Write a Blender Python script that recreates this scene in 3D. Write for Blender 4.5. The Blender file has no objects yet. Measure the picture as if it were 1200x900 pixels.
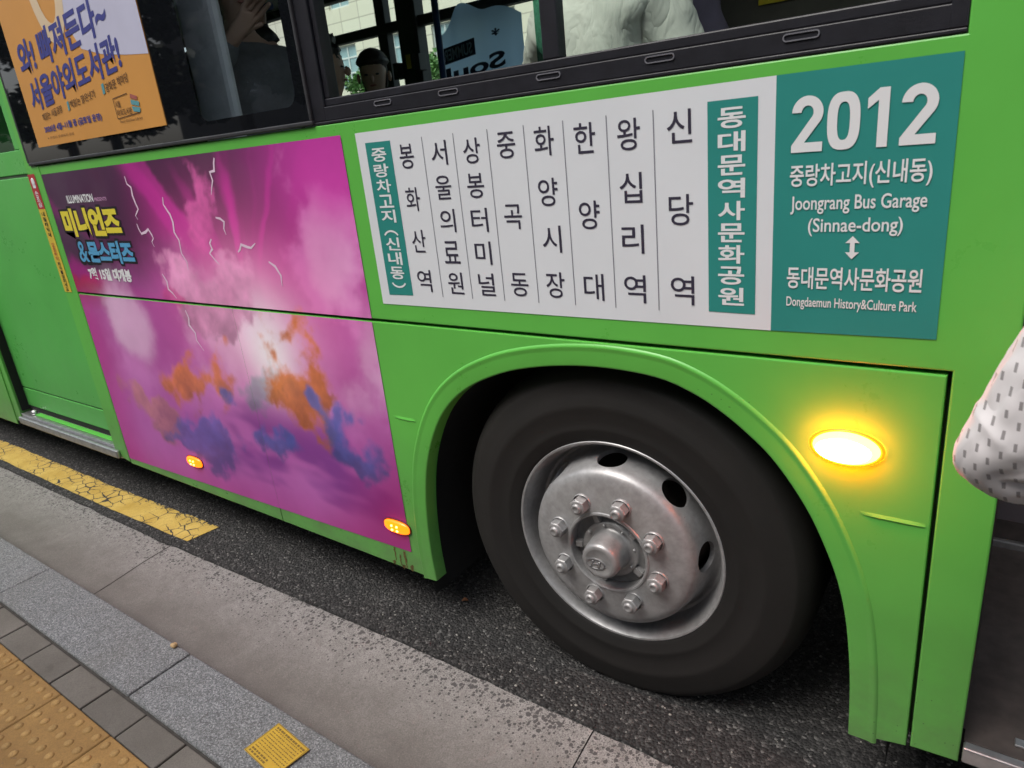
import bpy, bmesh, math, random
import numpy as np
from mathutils import Vector, Matrix, noise

random.seed(7)
SC = bpy.context.scene
COL = SC.collection
R = math.radians

# ------------------------------------------------------------------ camera
cam = bpy.data.cameras.new("camera")
cam_o = bpy.data.objects.new("camera", cam)
COL.objects.link(cam_o)
M = Matrix(((0.81069323, -0.11716955, 0.57362687),
            (0.57681582, 0.32769289, -0.74826525),
            (-0.10029954, 0.93749062, 0.33324366))).normalized()
cam_o.matrix_world = Matrix.Translation((0.8328, -1.41, 1.575)) @ M.to_4x4()
cam.sensor_width = 36.0
cam.lens = 36.0 * 823.88 / 1200.0
cam.clip_start = 0.03
cam.clip_end = 500
cam.dof.use_dof = True
cam.dof.focus_distance = 1.9
cam.dof.aperture_fstop = 7.0
SC.camera = cam_o

# ------------------------------------------------------------------ sky and sun (bright overcast day)
world = bpy.data.worlds.new("World")
SC.world = world
world.use_nodes = True
wn = world.node_tree
for n in list(wn.nodes):
    wn.nodes.remove(n)
sky = wn.nodes.new("ShaderNodeTexSky")
sky.sky_type = 'NISHITA'
sky.sun_disc = False
sky.sun_elevation = R(60)
sky.sun_rotation = R(205)
sky.air_density = 1.0
sky.dust_density = 4.0
sky.ozone_density = 1.0
hs = wn.nodes.new("ShaderNodeHueSaturation")
hs.inputs["Saturation"].default_value = 0.45
bg = wn.nodes.new("ShaderNodeBackground")
bg.inputs["Strength"].default_value = 0.13
wo = wn.nodes.new("ShaderNodeOutputWorld")
wn.links.new(sky.outputs[0], hs.inputs["Color"])
wn.links.new(hs.outputs[0], bg.inputs["Color"])
wn.links.new(bg.outputs[0], wo.inputs["Surface"])

sun = bpy.data.lights.new("sun", 'SUN')
sun.energy = 1.2
sun.angle = R(30)
sun.color = (1.0, 0.96, 0.9)
sun_o = bpy.data.objects.new("sun", sun)
COL.objects.link(sun_o)
# sun from behind the photographer (-Y), a little from the right
el, az = R(60), R(205)
sd = Vector((math.sin(az) * math.cos(el), math.cos(az) * math.cos(el), math.sin(el)))
sun_o.rotation_euler = sd.to_track_quat('Z', 'Y').to_euler()

SC.view_settings.view_transform = 'Standard'
SC.view_settings.look = 'None'
SC.view_settings.exposure = 0.68
SC.view_settings.gamma = 1.0
SC.view_settings.use_curve_mapping = False
SC.render.engine = 'CYCLES'
SC.cycles.max_bounces = 8
SC.cycles.transparent_max_bounces = 16
SC.cycles.caustics_reflective = False
SC.cycles.caustics_refractive = False
SC.cycles.use_denoising = True


# ------------------------------------------------------------------ materials
def srgb(r, g, b):
    def f(c):
        c /= 255.0
        return c / 12.92 if c <= 0.04045 else ((c + 0.055) / 1.055) ** 2.4
    return (f(r), f(g), f(b), 1.0)


class NT:
    """small node-tree helper"""
    def __init__(s, name):
        s.m = bpy.data.materials.new(name)
        s.m.use_nodes = True
        s.t = s.m.node_tree
        s.b = s.t.nodes["Principled BSDF"]
        s.out = s.t.nodes["Material Output"]
        s._co = None

    def n(s, typ, **kw):
        nd = s.t.nodes.new(typ)
        for k, v in kw.items():
            setattr(nd, k, v)
        return nd

    def l(s, a, b):
        s.t.links.new(a, b)

    def co(s):
        if s._co is None:
            s._co = s.n("ShaderNodeTexCoord").outputs["Object"]
        return s._co

    def mapped(s, scale=(1, 1, 1), loc=(0, 0, 0), rot=(0, 0, 0)):
        mp = s.n("ShaderNodeMapping")
        mp.inputs["Scale"].default_value = scale
        mp.inputs["Location"].default_value = loc
        mp.inputs["Rotation"].default_value = rot
        s.l(s.co(), mp.inputs["Vector"])
        return mp.outputs[0]

    def noise(s, scale=5, detail=4, rough=0.5, vec=None, dist=0.0):
        nd = s.n("ShaderNodeTexNoise")
        nd.inputs["Scale"].default_value = scale
        nd.inputs["Detail"].default_value = detail
        nd.inputs["Roughness"].default_value = rough
        nd.inputs["Distortion"].default_value = dist
        s.l(vec if vec is not None else s.co(), nd.inputs["Vector"])
        return nd.outputs["Fac"]

    def voro(s, scale=50, feature='F1', vec=None, out="Distance", rnd=1.0):
        nd = s.n("ShaderNodeTexVoronoi")
        nd.feature = feature
        nd.inputs["Scale"].default_value = scale
        nd.inputs["Randomness"].default_value = rnd
        s.l(vec if vec is not None else s.co(), nd.inputs["Vector"])
        return nd.outputs[out]

    def ramp(s, fac, stops, interp='LINEAR'):
        nd = s.n("ShaderNodeValToRGB")
        nd.color_ramp.interpolation = interp
        e = nd.color_ramp.elements
        while len(e) < len(stops):
            e.new(0.5)
        for i, (p, c) in enumerate(stops):
            e[i].position = p
            e[i].color = c if isinstance(c, tuple) else (c, c, c, 1)
        s.l(fac, nd.inputs[0])
        return nd.outputs[0]

    def math(s, op, a, b=None, clamp=False):
        nd = s.n("ShaderNodeMath", operation=op)
        nd.use_clamp = clamp
        for i, v in enumerate((a, b)):
            if v is None:
                continue
            if isinstance(v, (int, float)):
                nd.inputs[i].default_value = v
            else:
                s.l(v, nd.inputs[i])
        return nd.outputs[0]

    def mix(s, fac, a, b, typ='MIX'):
        nd = s.n("ShaderNodeMix", data_type='RGBA', blend_type=typ)
        for key, v in ((0, fac), (6, a), (7, b)):
            if isinstance(v, (int, float)):
                nd.inputs[key].default_value = v
            elif isinstance(v, tuple):
                nd.inputs[key].default_value = v
            else:
                s.l(v, nd.inputs[key])
        return nd.outputs[2]

    def sep(s, vec=None):
        nd = s.n("ShaderNodeSeparateXYZ")
        s.l(vec if vec is not None else s.co(), nd.inputs[0])
        return nd.outputs

    def base(s, v):
        if isinstance(v, tuple):
            s.b.inputs["Base Color"].default_value = v
        else:
            s.l(v, s.b.inputs["Base Color"])

    def rough(s, v):
        if isinstance(v, (int, float)):
            s.b.inputs["Roughness"].default_value = v
        else:
            s.l(v, s.b.inputs["Roughness"])

    def bump(s, h, strength=0.3, dist=0.01):
        nd = s.n("ShaderNodeBump")
        nd.inputs["Strength"].default_value = strength
        nd.inputs["Distance"].default_value = dist
        s.l(h, nd.inputs["Height"])
        s.l(nd.outputs[0], s.b.inputs["Normal"])


def simple(name, col, rough=0.5, metal=0.0, var=0.12, scale=12.0, bump=0.0, bscale=80.0, spec=0.5, coat=0.0):
    t = NT(name)
    c = col
    if var > 0:
        f = t.noise(scale, 5, 0.6)
        lo = tuple(x * (1 - var) for x in col[:3]) + (1,)
        hi = tuple(min(1, x * (1 + var)) for x in col[:3]) + (1,)
        c = t.ramp(f, [(0.3, lo), (0.7, hi)])
    t.base(c)
    t.rough(rough)
    t.b.inputs["Metallic"].default_value = metal
    t.b.inputs["Specular IOR Level"].default_value = spec
    t.b.inputs["Coat Weight"].default_value = coat
    if bump > 0:
        t.bump(t.noise(bscale, 4, 0.6), bump, 0.004)
    return t.m


def mat_paint(name, col, dirt=0.5):
    t = NT(name)
    x, y, z = t.sep()
    n1 = t.noise(3.0, 6, 0.6)
    c = t.ramp(n1, [(0.3, tuple(v * 0.93 for v in col[:3]) + (1,)), (0.75, tuple(v * 1.06 for v in col[:3]) + (1,))])
    # road film towards the sill, specks of tar
    g = t.math('MULTIPLY', t.math('SUBTRACT', 0.75, z), 1.5, True)
    g = t.math('MULTIPLY', g, t.noise(7, 8, 0.7))
    g = t.math('MULTIPLY', g, dirt)
    c = t.mix(g, c, (0.10, 0.095, 0.07, 1))
    sp = t.voro(70)
    spm = t.math('LESS_THAN', sp, 0.09)
    spm = t.math('MULTIPLY', spm, t.math('GREATER_THAN', t.noise(2.2, 3), 0.55))
    spm = t.math('MULTIPLY', spm, t.math('LESS_THAN', z, 1.0))
    c = t.mix(t.math('MULTIPLY', spm, 0.75), c, (0.03, 0.04, 0.02, 1))
    t.base(c)
    t.rough(t.ramp(t.noise(6, 7, 0.72), [(0.3, 0.25), (0.75, 0.40)]))
    t.b.inputs["Specular IOR Level"].default_value = 0.45
    t.bump(t.noise(1.7, 3, 0.45), 0.22, 0.03)
    return t.m


def mat_emit(name, col, strength):
    t = NT(name)
    t.base((col[0] * .6, col[1] * .6, col[2] * .6, 1))
    t.rough(0.25)
    t.b.inputs["Emission Color"].default_value = col
    t.b.inputs["Emission Strength"].default_value = strength
    return t.m


def mat_glass(name, tint, refl=1.0, refl_tint=(1, 1, 1, 1)):
    """thin pane: tinted see-through plus fresnel mirror"""
    t = NT(name)
    t.t.nodes.remove(t.b)
    tr = t.n("ShaderNodeBsdfTransparent")
    tr.inputs[0].default_value = tint
    gl = t.n("ShaderNodeBsdfGlossy")
    gl.inputs["Color"].default_value = refl_tint
    gl.inputs["Roughness"].default_value = 0.0
    fr = t.n("ShaderNodeLayerWeight")            # Schlick: the same from either side of the pane
    fr.inputs[0].default_value = 0.5
    f = t.math('ADD', t.math('MULTIPLY', t.math('POWER', fr.outputs["Facing"], 5.0), 0.92), 0.075)
    f = t.math('MULTIPLY', f, refl, True)
    mx = t.n("ShaderNodeMixShader")
    t.l(f, mx.inputs[0])
    t.l(tr.outputs[0], mx.inputs[1])
    t.l(gl.outputs[0], mx.inputs[2])
    t.l(mx.outputs[0], t.out.inputs[0])
    return t.m


GREEN = srgb(82, 176, 58)
M_green = mat_paint("green_paint", (0.122, 0.48, 0.075, 1), 1.15)
M_green_dark = mat_paint("green_paint_door", (0.098, 0.45, 0.088, 1), 0.5)
M_black_gap = simple("black_rubber", (0.006, 0.006, 0.006, 1), 0.75, var=0.2)
M_frit = simple("black_frit_glass", (0.006, 0.007, 0.009, 1), 0.02, var=0.0, spec=0.5)
M_frame = simple("black_window_frame", (0.013, 0.013, 0.018, 1), 0.42, var=0.3, scale=20, bump=0.1, bscale=260)
M_seal = simple("window_seal", (0.03, 0.03, 0.034, 1), 0.5, var=0.25, scale=30)
M_slot = simple("slot_rim_plastic", (0.16, 0.16, 0.18, 1), 0.45, var=0.1)
M_glass = mat_glass("window_glass", (0.90, 0.99, 0.95, 1), 0.2)
M_glass_dark = mat_glass("tinted_window_glass", (0.86, 0.90, 0.93, 1), 1.1)
M_glass_edge = mat_glass("green_glass_edge", (0.30, 0.55, 0.46, 1))
M_liner = simple("wheel_well_liner", (0.008, 0.0075, 0.007, 1), 0.9, var=0.4, scale=8, bump=0.3)
M_under = simple("underbody", (0.01, 0.01, 0.01, 1), 0.9, var=0.4)
M_int_floor = simple("bus_floor_vinyl", (0.05, 0.04, 0.037, 1), 0.6, var=0.3, scale=25, bump=0.1)
M_int_wall = simple("interior_panel", (0.25, 0.24, 0.23, 1), 0.55, var=0.1)
M_int_frame = simple("interior_window_frame", (0.035, 0.035, 0.037, 1), 0.5, var=0.15)
M_int_ceiling = simple("interior_ceiling", (0.55, 0.56, 0.56, 1), 0.6, var=0.05)
M_pole_reflection = simple("pole_reflection_grey", (0.74, 0.78, 0.79, 1), 0.5, var=0.08)
M_pole_blue = simple("blue_pole", (0.03, 0.06, 0.16, 1), 0.3, var=0.05)
M_seat = simple("seat_fabric", (0.085, 0.078, 0.066, 1), 0.85, var=0.2, scale=60)
M_steel = simple("brushed_steel", (0.55, 0.55, 0.56, 1), 0.32, 0.9, var=0.18, scale=30, bump=0.08)
M_white_vinyl = simple("white_vinyl", (0.70, 0.725, 0.755, 1), 0.42, var=0.03, scale=4, spec=0.4)
M_teal_vinyl = simple("teal_vinyl", (0.028, 0.245, 0.215, 1), 0.42, var=0.05, scale=4, spec=0.4)
M_ink = simple("dark_ink", (0.035, 0.030, 0.055, 1), 0.5, var=0.0)
M_rule = simple("rule_line_ink", (0.22, 0.22, 0.26, 1), 0.5, var=0.0)
M_white_ink = simple("white_ink", (0.74, 0.76, 0.77, 1), 0.45, var=0.0)
M_yellow_ink = simple("yellow_ink", (0.72, 0.62, 0.05, 1), 0.45, var=0.0)
M_blue_ink = simple("blue_ink", (0.09, 0.34, 0.58, 1), 0.45, var=0.0)
M_black_ink = simple("black_ink", (0.010, 0.008, 0.012, 1), 0.5, var=0.0)
M_bolt_ink = simple("pale_pink_ink", (0.78, 0.60, 0.75, 1), 0.45, var=0.0)
M_pink_ink = simple("pink_ink", (0.62, 0.33, 0.55, 1), 0.45, var=0.0)
M_navy_ink = simple("navy_ink", (0.045, 0.050, 0.24, 1), 0.5, var=0.0)
M_brown_ink = simple("brown_ink", (0.10, 0.05, 0.02, 1), 0.5, var=0.0)
M_poster_orange = simple("poster_orange", (0.60, 0.285, 0.065, 1), 0.45, var=0.04, scale=5)
M_poster_lilac = simple("poster_lilac", (0.52, 0.52, 0.66, 1), 0.45, var=0.04, scale=5)
M_poster_cream = simple("poster_cream", (0.66, 0.52, 0.35, 1), 0.45, var=0.04, scale=5)
M_red = simple("red_sticker", (0.42, 0.030, 0.035, 1), 0.45, var=0.08)
M_yellow = simple("yellow_sticker", (0.62, 0.46, 0.05, 1), 0.45, var=0.08)
M_rust = simple("rust_stain", (0.11, 0.075, 0.022, 1), 0.8, var=0.35, scale=60)


def mat_tyre():
    t = NT("tyre_rubber")
    x, y, z = t.sep()
    r = t.math('SQRT', t.math('ADD', t.math('MULTIPLY', x, x), t.math('MULTIPLY', z, z)))
    dust = t.math('MULTIPLY', t.noise(9, 7, 0.7), t.math('SUBTRACT', r, 0.22), True)
    c = t.mix(t.math('MULTIPLY', dust, 2.0, True), (0.011, 0.0105, 0.0102, 1), (0.036, 0.032, 0.029, 1))
    t.base(c)
    t.rough(0.62)
    t.b.inputs["Specular IOR Level"].default_value = 0.35
    rings = t.math('SINE', t.math('MULTIPLY', r, 240.0))
    hn = t.math('ADD', t.math('MULTIPLY', rings, 0.12), t.noise(140, 4, 0.7))
    t.bump(hn, 0.16, 0.003)
    return t.m


def mat_rim():
    t = NT("silver_wheel_paint")
    x, y, z = t.sep()
    n1 = t.noise(14, 8, 0.72)
    n2 = t.noise(55, 6, 0.7)
    g = t.math('MULTIPLY', n1, n2)
    c = t.ramp(g, [(0.08, (0.29, 0.288, 0.288, 1)), (0.36, (0.42, 0.42, 0.425, 1))])
    ch = t.voro(95)
    chm = t.math('MULTIPLY', t.math('LESS_THAN', ch, 0.10), t.math('GREATER_THAN', n1, 0.57))
    c = t.mix(t.math('MULTIPLY', chm, 0.7), c, (0.09, 0.05, 0.035, 1))
    t.base(c)
    t.b.inputs["Metallic"].default_value = 0.45
    t.rough(t.ramp(n1, [(0.3, 0.36), (0.75, 0.48)]))
    t.bump(n2, 0.07, 0.004)
    return t.m


M_tyre = mat_tyre()
M_rim = mat_rim()
M_nut = simple("nut_steel", (0.35, 0.345, 0.345, 1), 0.42, 0.45, var=0.2, scale=60, bump=0.1)
M_hub = simple("hub_paint", (0.34, 0.337, 0.337, 1), 0.4, 0.45, var=0.25, scale=30, bump=0.08)
M_emblem = simple("emblem_metal", (0.42, 0.42, 0.43, 1), 0.3, 0.8, var=0.05)
M_lamp_big = mat_emit("amber_lamp_lit", (1.0, 0.09, 0.003, 1), 150.0)
M_lamp_small = mat_emit("amber_marker_lens", (1.0, 0.115, 0.003, 1), 2.6)
M_lamp_led = mat_emit("amber_led", (1.0, 0.50, 0.06, 1), 9.0)
M_lamp_bezel = simple("lamp_bezel", (0.12, 0.035, 0.01, 1), 0.4, var=0.05)
M_lamp_rim = mat_emit("amber_lens_rim", (1.0, 0.16, 0.004, 1), 1.6)
M_lamp_core = mat_emit("amber_lamp_core", (1.0, 0.80, 0.50, 1), 12.0)


def mat_vcol(name, rough=0.42):
    t = NT(name)
    a = t.n("ShaderNodeVertexColor")
    a.layer_name = "Col"
    t.base(a.outputs[0])
    t.rough(rough)
    t.b.inputs["Specular IOR Level"].default_value = 0.4
    return t.m


M_ad = mat_vcol("printed_vinyl")


def mat_asphalt():
    t = NT("asphalt")
    f1 = t.voro(115, out="Color")
    sx = t.n("ShaderNodeSeparateColor")
    t.l(f1, sx.inputs[0])
    n1 = t.noise(42, 7, 0.8)
    n2 = t.noise(2.4, 5, 0.6)
    c = t.ramp(sx.outputs[0], [(0.0, (0.0154, 0.0154, 0.0160, 1)), (0.5, (0.0461, 0.0448, 0.0448, 1)),
                               (0.86, (0.1088, 0.1062, 0.1024, 1)), (1.0, (0.3072, 0.3008, 0.2880, 1))])
    c = t.mix(t.ramp(n1, [(0.38, 0.85), (0.6, 0.0)]), c, (0.0141, 0.0141, 0.0147, 1))
    c = t.mix(t.ramp(n2, [(0.35, 0.0), (0.75, 0.3)]), c, (0.0960, 0.0896, 0.0870, 1))
    st = t.voro(21)
    stm = t.math('LESS_THAN', st, 0.085)
    c = t.mix(t.math('MULTIPLY', stm, 0.75), c, (0.3456, 0.3328, 0.3072, 1))
    t.base(c)
    t.rough(0.82)
    d = t.voro(115)
    h = t.math('ADD', t.math('MULTIPLY', d, -1.2), t.math('MULTIPLY', n1, 1.3))
    t.bump(h, 1.0, 0.014)
    return t.m


def mat_gutter():
    t = NT("gutter_concrete")
    x, y, z = t.sep()
    # exposed aggregate pits: dense by the road, gone towards the kerb
    tt = t.math('MULTIPLY', t.math('ADD', y, 0.44), 3.4)          # 0 near kerb .. 1 at the road
    warp = t.math('MULTIPLY', t.math('SUBTRACT', t.noise(4, 5, 0.65), 0.5), 0.9)
    tt = t.math('ADD', tt, warp, True)
    p1 = t.voro(85)
    p2 = t.voro(165)
    sel = t.voro(85, out="Color")
    sc = t.n("ShaderNodeSeparateColor")
    t.l(sel, sc.inputs[0])
    big = t.math('MULTIPLY', t.math('POWER', sc.outputs[0], 1.6), t.math('SUBTRACT', t.math('MULTIPLY', tt, 0.95), 0.12, True))
    m1 = t.math('LESS_THAN', t.math('ADD', p1, t.math('MULTIPLY', t.math('SUBTRACT', t.noise(240, 3, 0.6), 0.5), 0.5)), big)
    m2 = t.math('LESS_THAN', p2, t.math('MULTIPLY', tt, 0.36))
    pm = t.math('MAXIMUM', m1, t.math('MULTIPLY', m2, 0.75))
    n1 = t.noise(5, 7, 0.65)
    n2 = t.noise(210, 5, 0.75)
    n3 = t.noise(38, 6, 0.7)
    c = t.ramp(n1, [(0.3, (0.1370, 0.1215, 0.1099, 1)), (0.7, (0.1958, 0.1789, 0.1642, 1))])
    c = t.mix(tt, c, (0.3720, 0.3553, 0.3413, 1))
    c = t.mix(t.ramp(n3, [(0.3, 0.5), (0.6, 0.0)]), c, (0.1240, 0.1123, 0.1034, 1))
    c = t.mix(t.ramp(n2, [(0.36, 0.6), (0.58, 0.0)]), c, (0.0913, 0.0849, 0.0802, 1))
    c = t.mix(t.ramp(n2, [(0.60, 0.0), (0.75, 0.35)]), c, (0.4699, 0.4572, 0.4396, 1))
    c = t.mix(t.math('MULTIPLY', pm, 0.92), c, (0.0678, 0.0640, 0.0634, 1))
    t.base(c)
    t.rough(0.88)
    h = t.math('SUBTRACT', t.math('MULTIPLY', n2, 0.7), t.math('MULTIPLY', pm, 0.8))
    t.bump(h, 0.7, 0.006)
    return t.m


def mat_granite():
    t = NT("granite_kerb")
    n1 = t.noise(230, 5, 0.75)
    n2 = t.noise(3, 5, 0.6)
    v = t.voro(300, out="Color")
    s = t.n("ShaderNodeSeparateColor")
    t.l(v, s.inputs[0])
    c = t.ramp(s.outputs[0], [(0.0, (0.0722, 0.0752, 0.0801, 1)), (0.45, (0.1604, 0.1678, 0.1752, 1)),
                              (0.8, (0.2486, 0.2578, 0.2686, 1)), (1.0, (0.3609, 0.3683, 0.3802, 1))])
    c = t.mix(t.ramp(n1, [(0.36, 0.65), (0.58, 0.0)]), c, (0.0682, 0.0696, 0.0728, 1))
    c = t.mix(t.ramp(n2, [(0.4, 0.0), (0.75, 0.45)]), c, (0.1203, 0.1146, 0.1033, 1))
    gi = t.n("ShaderNodeNewGeometry")
    c = t.mix(1.0, c, t.ramp(gi.outputs["Random Per Island"], [(0.0, 0.86), (1.0, 1.08)]), 'MULTIPLY')
    st = t.math('MULTIPLY', t.math('GREATER_THAN', t.noise(11, 5, 0.7), 0.66), 0.35)
    c = t.mix(st, c, (0.06, 0.052, 0.045, 1))
    t.base(c)
    t.rough(0.8)
    t.bump(n1, 0.5, 0.004)
    return t.m


def mat_paver():
    t = NT("grey_paver")
    n1 = t.noise(4.5, 5, 0.6)
    n2 = t.noise(260, 4, 0.7)
    c = t.ramp(n1, [(0.3, (0.0975, 0.0877, 0.0751, 1)), (0.72, (0.1609, 0.1463, 0.1306, 1))])
    c = t.mix(t.ramp(n2, [(0.36, 0.45), (0.6, 0.0)]), c, (0.0634, 0.0585, 0.0536, 1))
    gi = t.n("ShaderNodeNewGeometry")
    c = t.mix(1.0, c, t.ramp(gi.outputs["Random Per Island"], [(0.0, 0.86), (1.0, 1.08)]), 'MULTIPLY')
    st = t.math('MULTIPLY', t.math('GREATER_THAN', t.noise(11, 5, 0.7), 0.66), 0.35)
    c = t.mix(st, c, (0.06, 0.052, 0.045, 1))
    t.base(c)
    t.rough(0.88)
    t.bump(n2, 0.4, 0.003)
    return t.m


def mat_tactile():
    t = NT("tactile_yellow")
    x, y, z = t.sep()
    n1 = t.noise(6, 6, 0.65)
    n2 = t.noise(240, 4, 0.7)
    c = t.ramp(n1, [(0.3, (0.2131, 0.1165, 0.0332, 1)), (0.72, (0.3355, 0.1941, 0.0594, 1))])
    # rubbed lighter on top of the studs (height above the tile face)
    w = t.math('MULTIPLY', t.math('SUBTRACT', z, 0.1535), 300.0, True)
    c = t.mix(t.math('MULTIPLY', w, 0.55), c, (0.3990, 0.2588, 0.0990, 1))
    c = t.mix(t.ramp(n2, [(0.36, 0.5), (0.62, 0.0)]), c, (0.1270, 0.0733, 0.0262, 1))
    gi = t.n("ShaderNodeNewGeometry")
    c = t.mix(1.0, c, t.ramp(gi.outputs["Random Per Island"], [(0.0, 0.86), (1.0, 1.08)]), 'MULTIPLY')
    st = t.math('MULTIPLY', t.math('GREATER_THAN', t.noise(11, 5, 0.7), 0.66), 0.35)
    c = t.mix(st, c, (0.06, 0.052, 0.045, 1))
    t.base(c)
    t.rough(0.85)
    t.bump(n2, 0.4, 0.003)
    return t.m


def mat_roadpaint():
    t = NT("yellow_road_paint")
    wv = t.n("ShaderNodeVectorMath", operation='ADD')
    nv = t.n("ShaderNodeTexNoise")
    nv.inputs["Scale"].default_value = 14
    t.l(t.co(), nv.inputs["Vector"])
    sc = t.n("ShaderNodeVectorMath", operation='SCALE')
    sc.inputs["Scale"].default_value = 0.035
    t.l(nv.outputs["Color"], sc.inputs[0])
    t.l(t.mapped((1, 1, 1)), wv.inputs[0])
    t.l(sc.outputs[0], wv.inputs[1])
    mp = t.n("ShaderNodeMapping")
    mp.inputs["Scale"].default_value = (1.0, 1.35, 1)
    mp.inputs["Rotation"].default_value = (0, 0, R(20))
    t.l(wv.outputs[0], mp.inputs[0])
    e = t.voro(15, 'DISTANCE_TO_EDGE', vec=mp.outputs[0], rnd=0.75)
    n1 = t.noise(45, 6, 0.75)
    x, y, z = t.sep()
    cr = t.math('LESS_THAN', e, t.math('MULTIPLY', t.ramp(t.noise(6, 3), [(0.40, 0.0), (0.68, 1.0)]), 0.075))
    worn = t.math('GREATER_THAN', t.math('ADD', t.math('ADD', t.math('MULTIPLY', n1, 0.5), t.math('MULTIPLY', t.noise(13, 6, 0.7), 0.5)), t.math('MULTIPLY', t.math('SUBTRACT', y, -0.035), 1.4)), 0.60)
    cr = t.math('MAXIMUM', cr, worn)
    c = t.ramp(t.noise(8, 5, 0.6), [(0.3, (0.4675, 0.3028, 0.0478, 1)), (0.7, (0.6375, 0.4569, 0.1169, 1))])
    c = t.mix(t.ramp(t.noise(170, 4, 0.7), [(0.36, 0.35), (0.6, 0.0)]), c, (0.2338, 0.1594, 0.0425, 1))
    c = t.mix(cr, c, (0.0319, 0.0309, 0.0298, 1))
    t.base(c)
    t.rough(0.75)
    t.bump(t.math('ADD', t.math('MULTIPLY', cr, -1.0), t.math('MULTIPLY', n1, 0.4)), 0.7, 0.004)
    return t.m


M_asphalt = mat_asphalt()
M_gutter = mat_gutter()
M_granite = mat_granite()
M_paver = mat_paver()
M_tactile = mat_tactile()
M_roadpaint = mat_roadpaint()
M_soil = simple("joint_dirt", (0.04, 0.036, 0.032, 1), 0.95, var=0.3, scale=40)
M_notice = simple("yellow_notice", (0.46, 0.29, 0.025, 1), 0.5, var=0.1, scale=30)
M_notice_ink = simple("notice_ink", (0.16, 0.095, 0.012, 1), 0.6, var=0.0)
M_leaf_dry = simple("dry_leaf_brown", (0.30, 0.13, 0.06, 1), 0.8, var=0.2, scale=80)
M_pebble = simple("tan_stone", (0.42, 0.28, 0.14, 1), 0.8, var=0.2, scale=90, bump=0.3)
M_skin = simple("skin", (0.60, 0.40, 0.30, 1), 0.5, var=0.06)
M_hair = simple("black_hair", (0.012, 0.010, 0.009, 1), 0.45, var=0.3, scale=60, bump=0.5, bscale=120)
M_hair_brown = simple("dark_brown_hair", (0.028, 0.018, 0.013, 1), 0.4, var=0.3, scale=60, bump=0.4, bscale=120)
def mat_cloth_folds(name, col):
    t = NT(name)
    mp = t.mapped((1.0, 1.0, 0.45), rot=(0.2, 0.5, 0.3))       # long soft folds running down the cloth
    n1 = t.noise(12, 3, 0.5, vec=mp, dist=0.9)
    ridge = t.math('POWER', t.math('ABSOLUTE', t.math('SUBTRACT', n1, 0.5)), 0.75)
    h = t.math('ADD', ridge, t.math('MULTIPLY', t.noise(3.5, 3, 0.5, dist=0.4), 0.8))
    t.base(col)
    t.rough(0.88)
    t.bump(h, 0.42, 0.03)
    return t.m


M_cloth_white = mat_cloth_folds("offwhite_cloth", (0.70, 0.66, 0.60, 1))
M_cloth_dark = simple("dark_grey_cloth", (0.19, 0.20, 0.215, 1), 0.8, var=0.2, scale=14, bump=0.4, bscale=12)
M_cloth_black = simple("black_cloth", (0.014, 0.014, 0.016, 1), 0.8, var=0.2, scale=14, bump=0.4, bscale=30)
M_cloth_brown = simple("brown_cloth", (0.075, 0.058, 0.05, 1), 0.8, var=0.2, scale=14, bump=0.4, bscale=14)
M_cloth_mauve = simple("mauve_cloth", (0.20, 0.16, 0.24, 1), 0.8, var=0.12, scale=14, bump=0.4, bscale=14)
M_trouser = simple("grey_trousers", (0.05, 0.05, 0.06, 1), 0.85, var=0.15)
M_shoe = simple("shoe_black", (0.015, 0.015, 0.015, 1), 0.5, var=0.1)
M_eye = simple("eye_dark", (0.01, 0.008, 0.008, 1), 0.3, var=0)
M_lip = simple("lip", (0.40, 0.16, 0.13, 1), 0.5, var=0)
M_trunk = simple("bark", (0.10, 0.075, 0.055, 1), 0.9, var=0.3, scale=9, bump=0.6, bscale=18)
M_leaf = simple("leaf_green", (0.022, 0.042, 0.014, 1), 0.55, var=0.45, scale=1.6)
M_leaf_pale = simple("leaf_pale_green", (0.12, 0.24, 0.07, 1), 0.55, var=0.4, scale=1.6)
def mat_cloth_thin(name, col):
    t = NT(name)
    t.base(col)
    t.rough(0.8)
    tl = t.n("ShaderNodeBsdfTranslucent")
    tl.inputs[0].default_value = col
    mx = t.n("ShaderNodeMixShader")
    mx.inputs[0].default_value = 0.6
    t.l(t.b.outputs[0], mx.inputs[1])
    t.l(tl.outputs[0], mx.inputs[2])
    t.l(mx.outputs[0], t.out.inputs[0])
    return t.m


M_banner = mat_cloth_thin("blue_banner_cloth", (0.50, 0.72, 0.95, 1))
M_banner_navy = simple("navy_banner_print", (0.02, 0.035, 0.09, 1), 0.7, var=0.05)
M_banner_pale = simple("pale_banner_print", (0.34, 0.46, 0.60, 1), 0.7, var=0.05)


def mat_facade():
    t = NT("beige_stone_cladding")
    br = t.n("ShaderNodeTexBrick")
    br.offset = 0.0
    mp = t.n("ShaderNodeMapping")
    mp.inputs["Rotation"].default_value = (R(90), 0, 0)
    t.l(t.co(), mp.inputs[0])
    t.l(mp.outputs[0], br.inputs["Vector"])
    br.inputs["Color1"].default_value = (0.80, 0.74, 0.62, 1)
    br.inputs["Color2"].default_value = (0.76, 0.69, 0.57, 1)
    br.inputs["Mortar"].default_value = (0.42, 0.38, 0.31, 1)
    br.inputs["Scale"].default_value = 1.0
    br.inputs["Mortar Size"].default_value = 0.018
    br.inputs["Brick Width"].default_value = 1.1
    br.inputs["Row Height"].default_value = 0.62
    t.base(br.outputs[0])
    t.rough(0.8)
    return t.m


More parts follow.
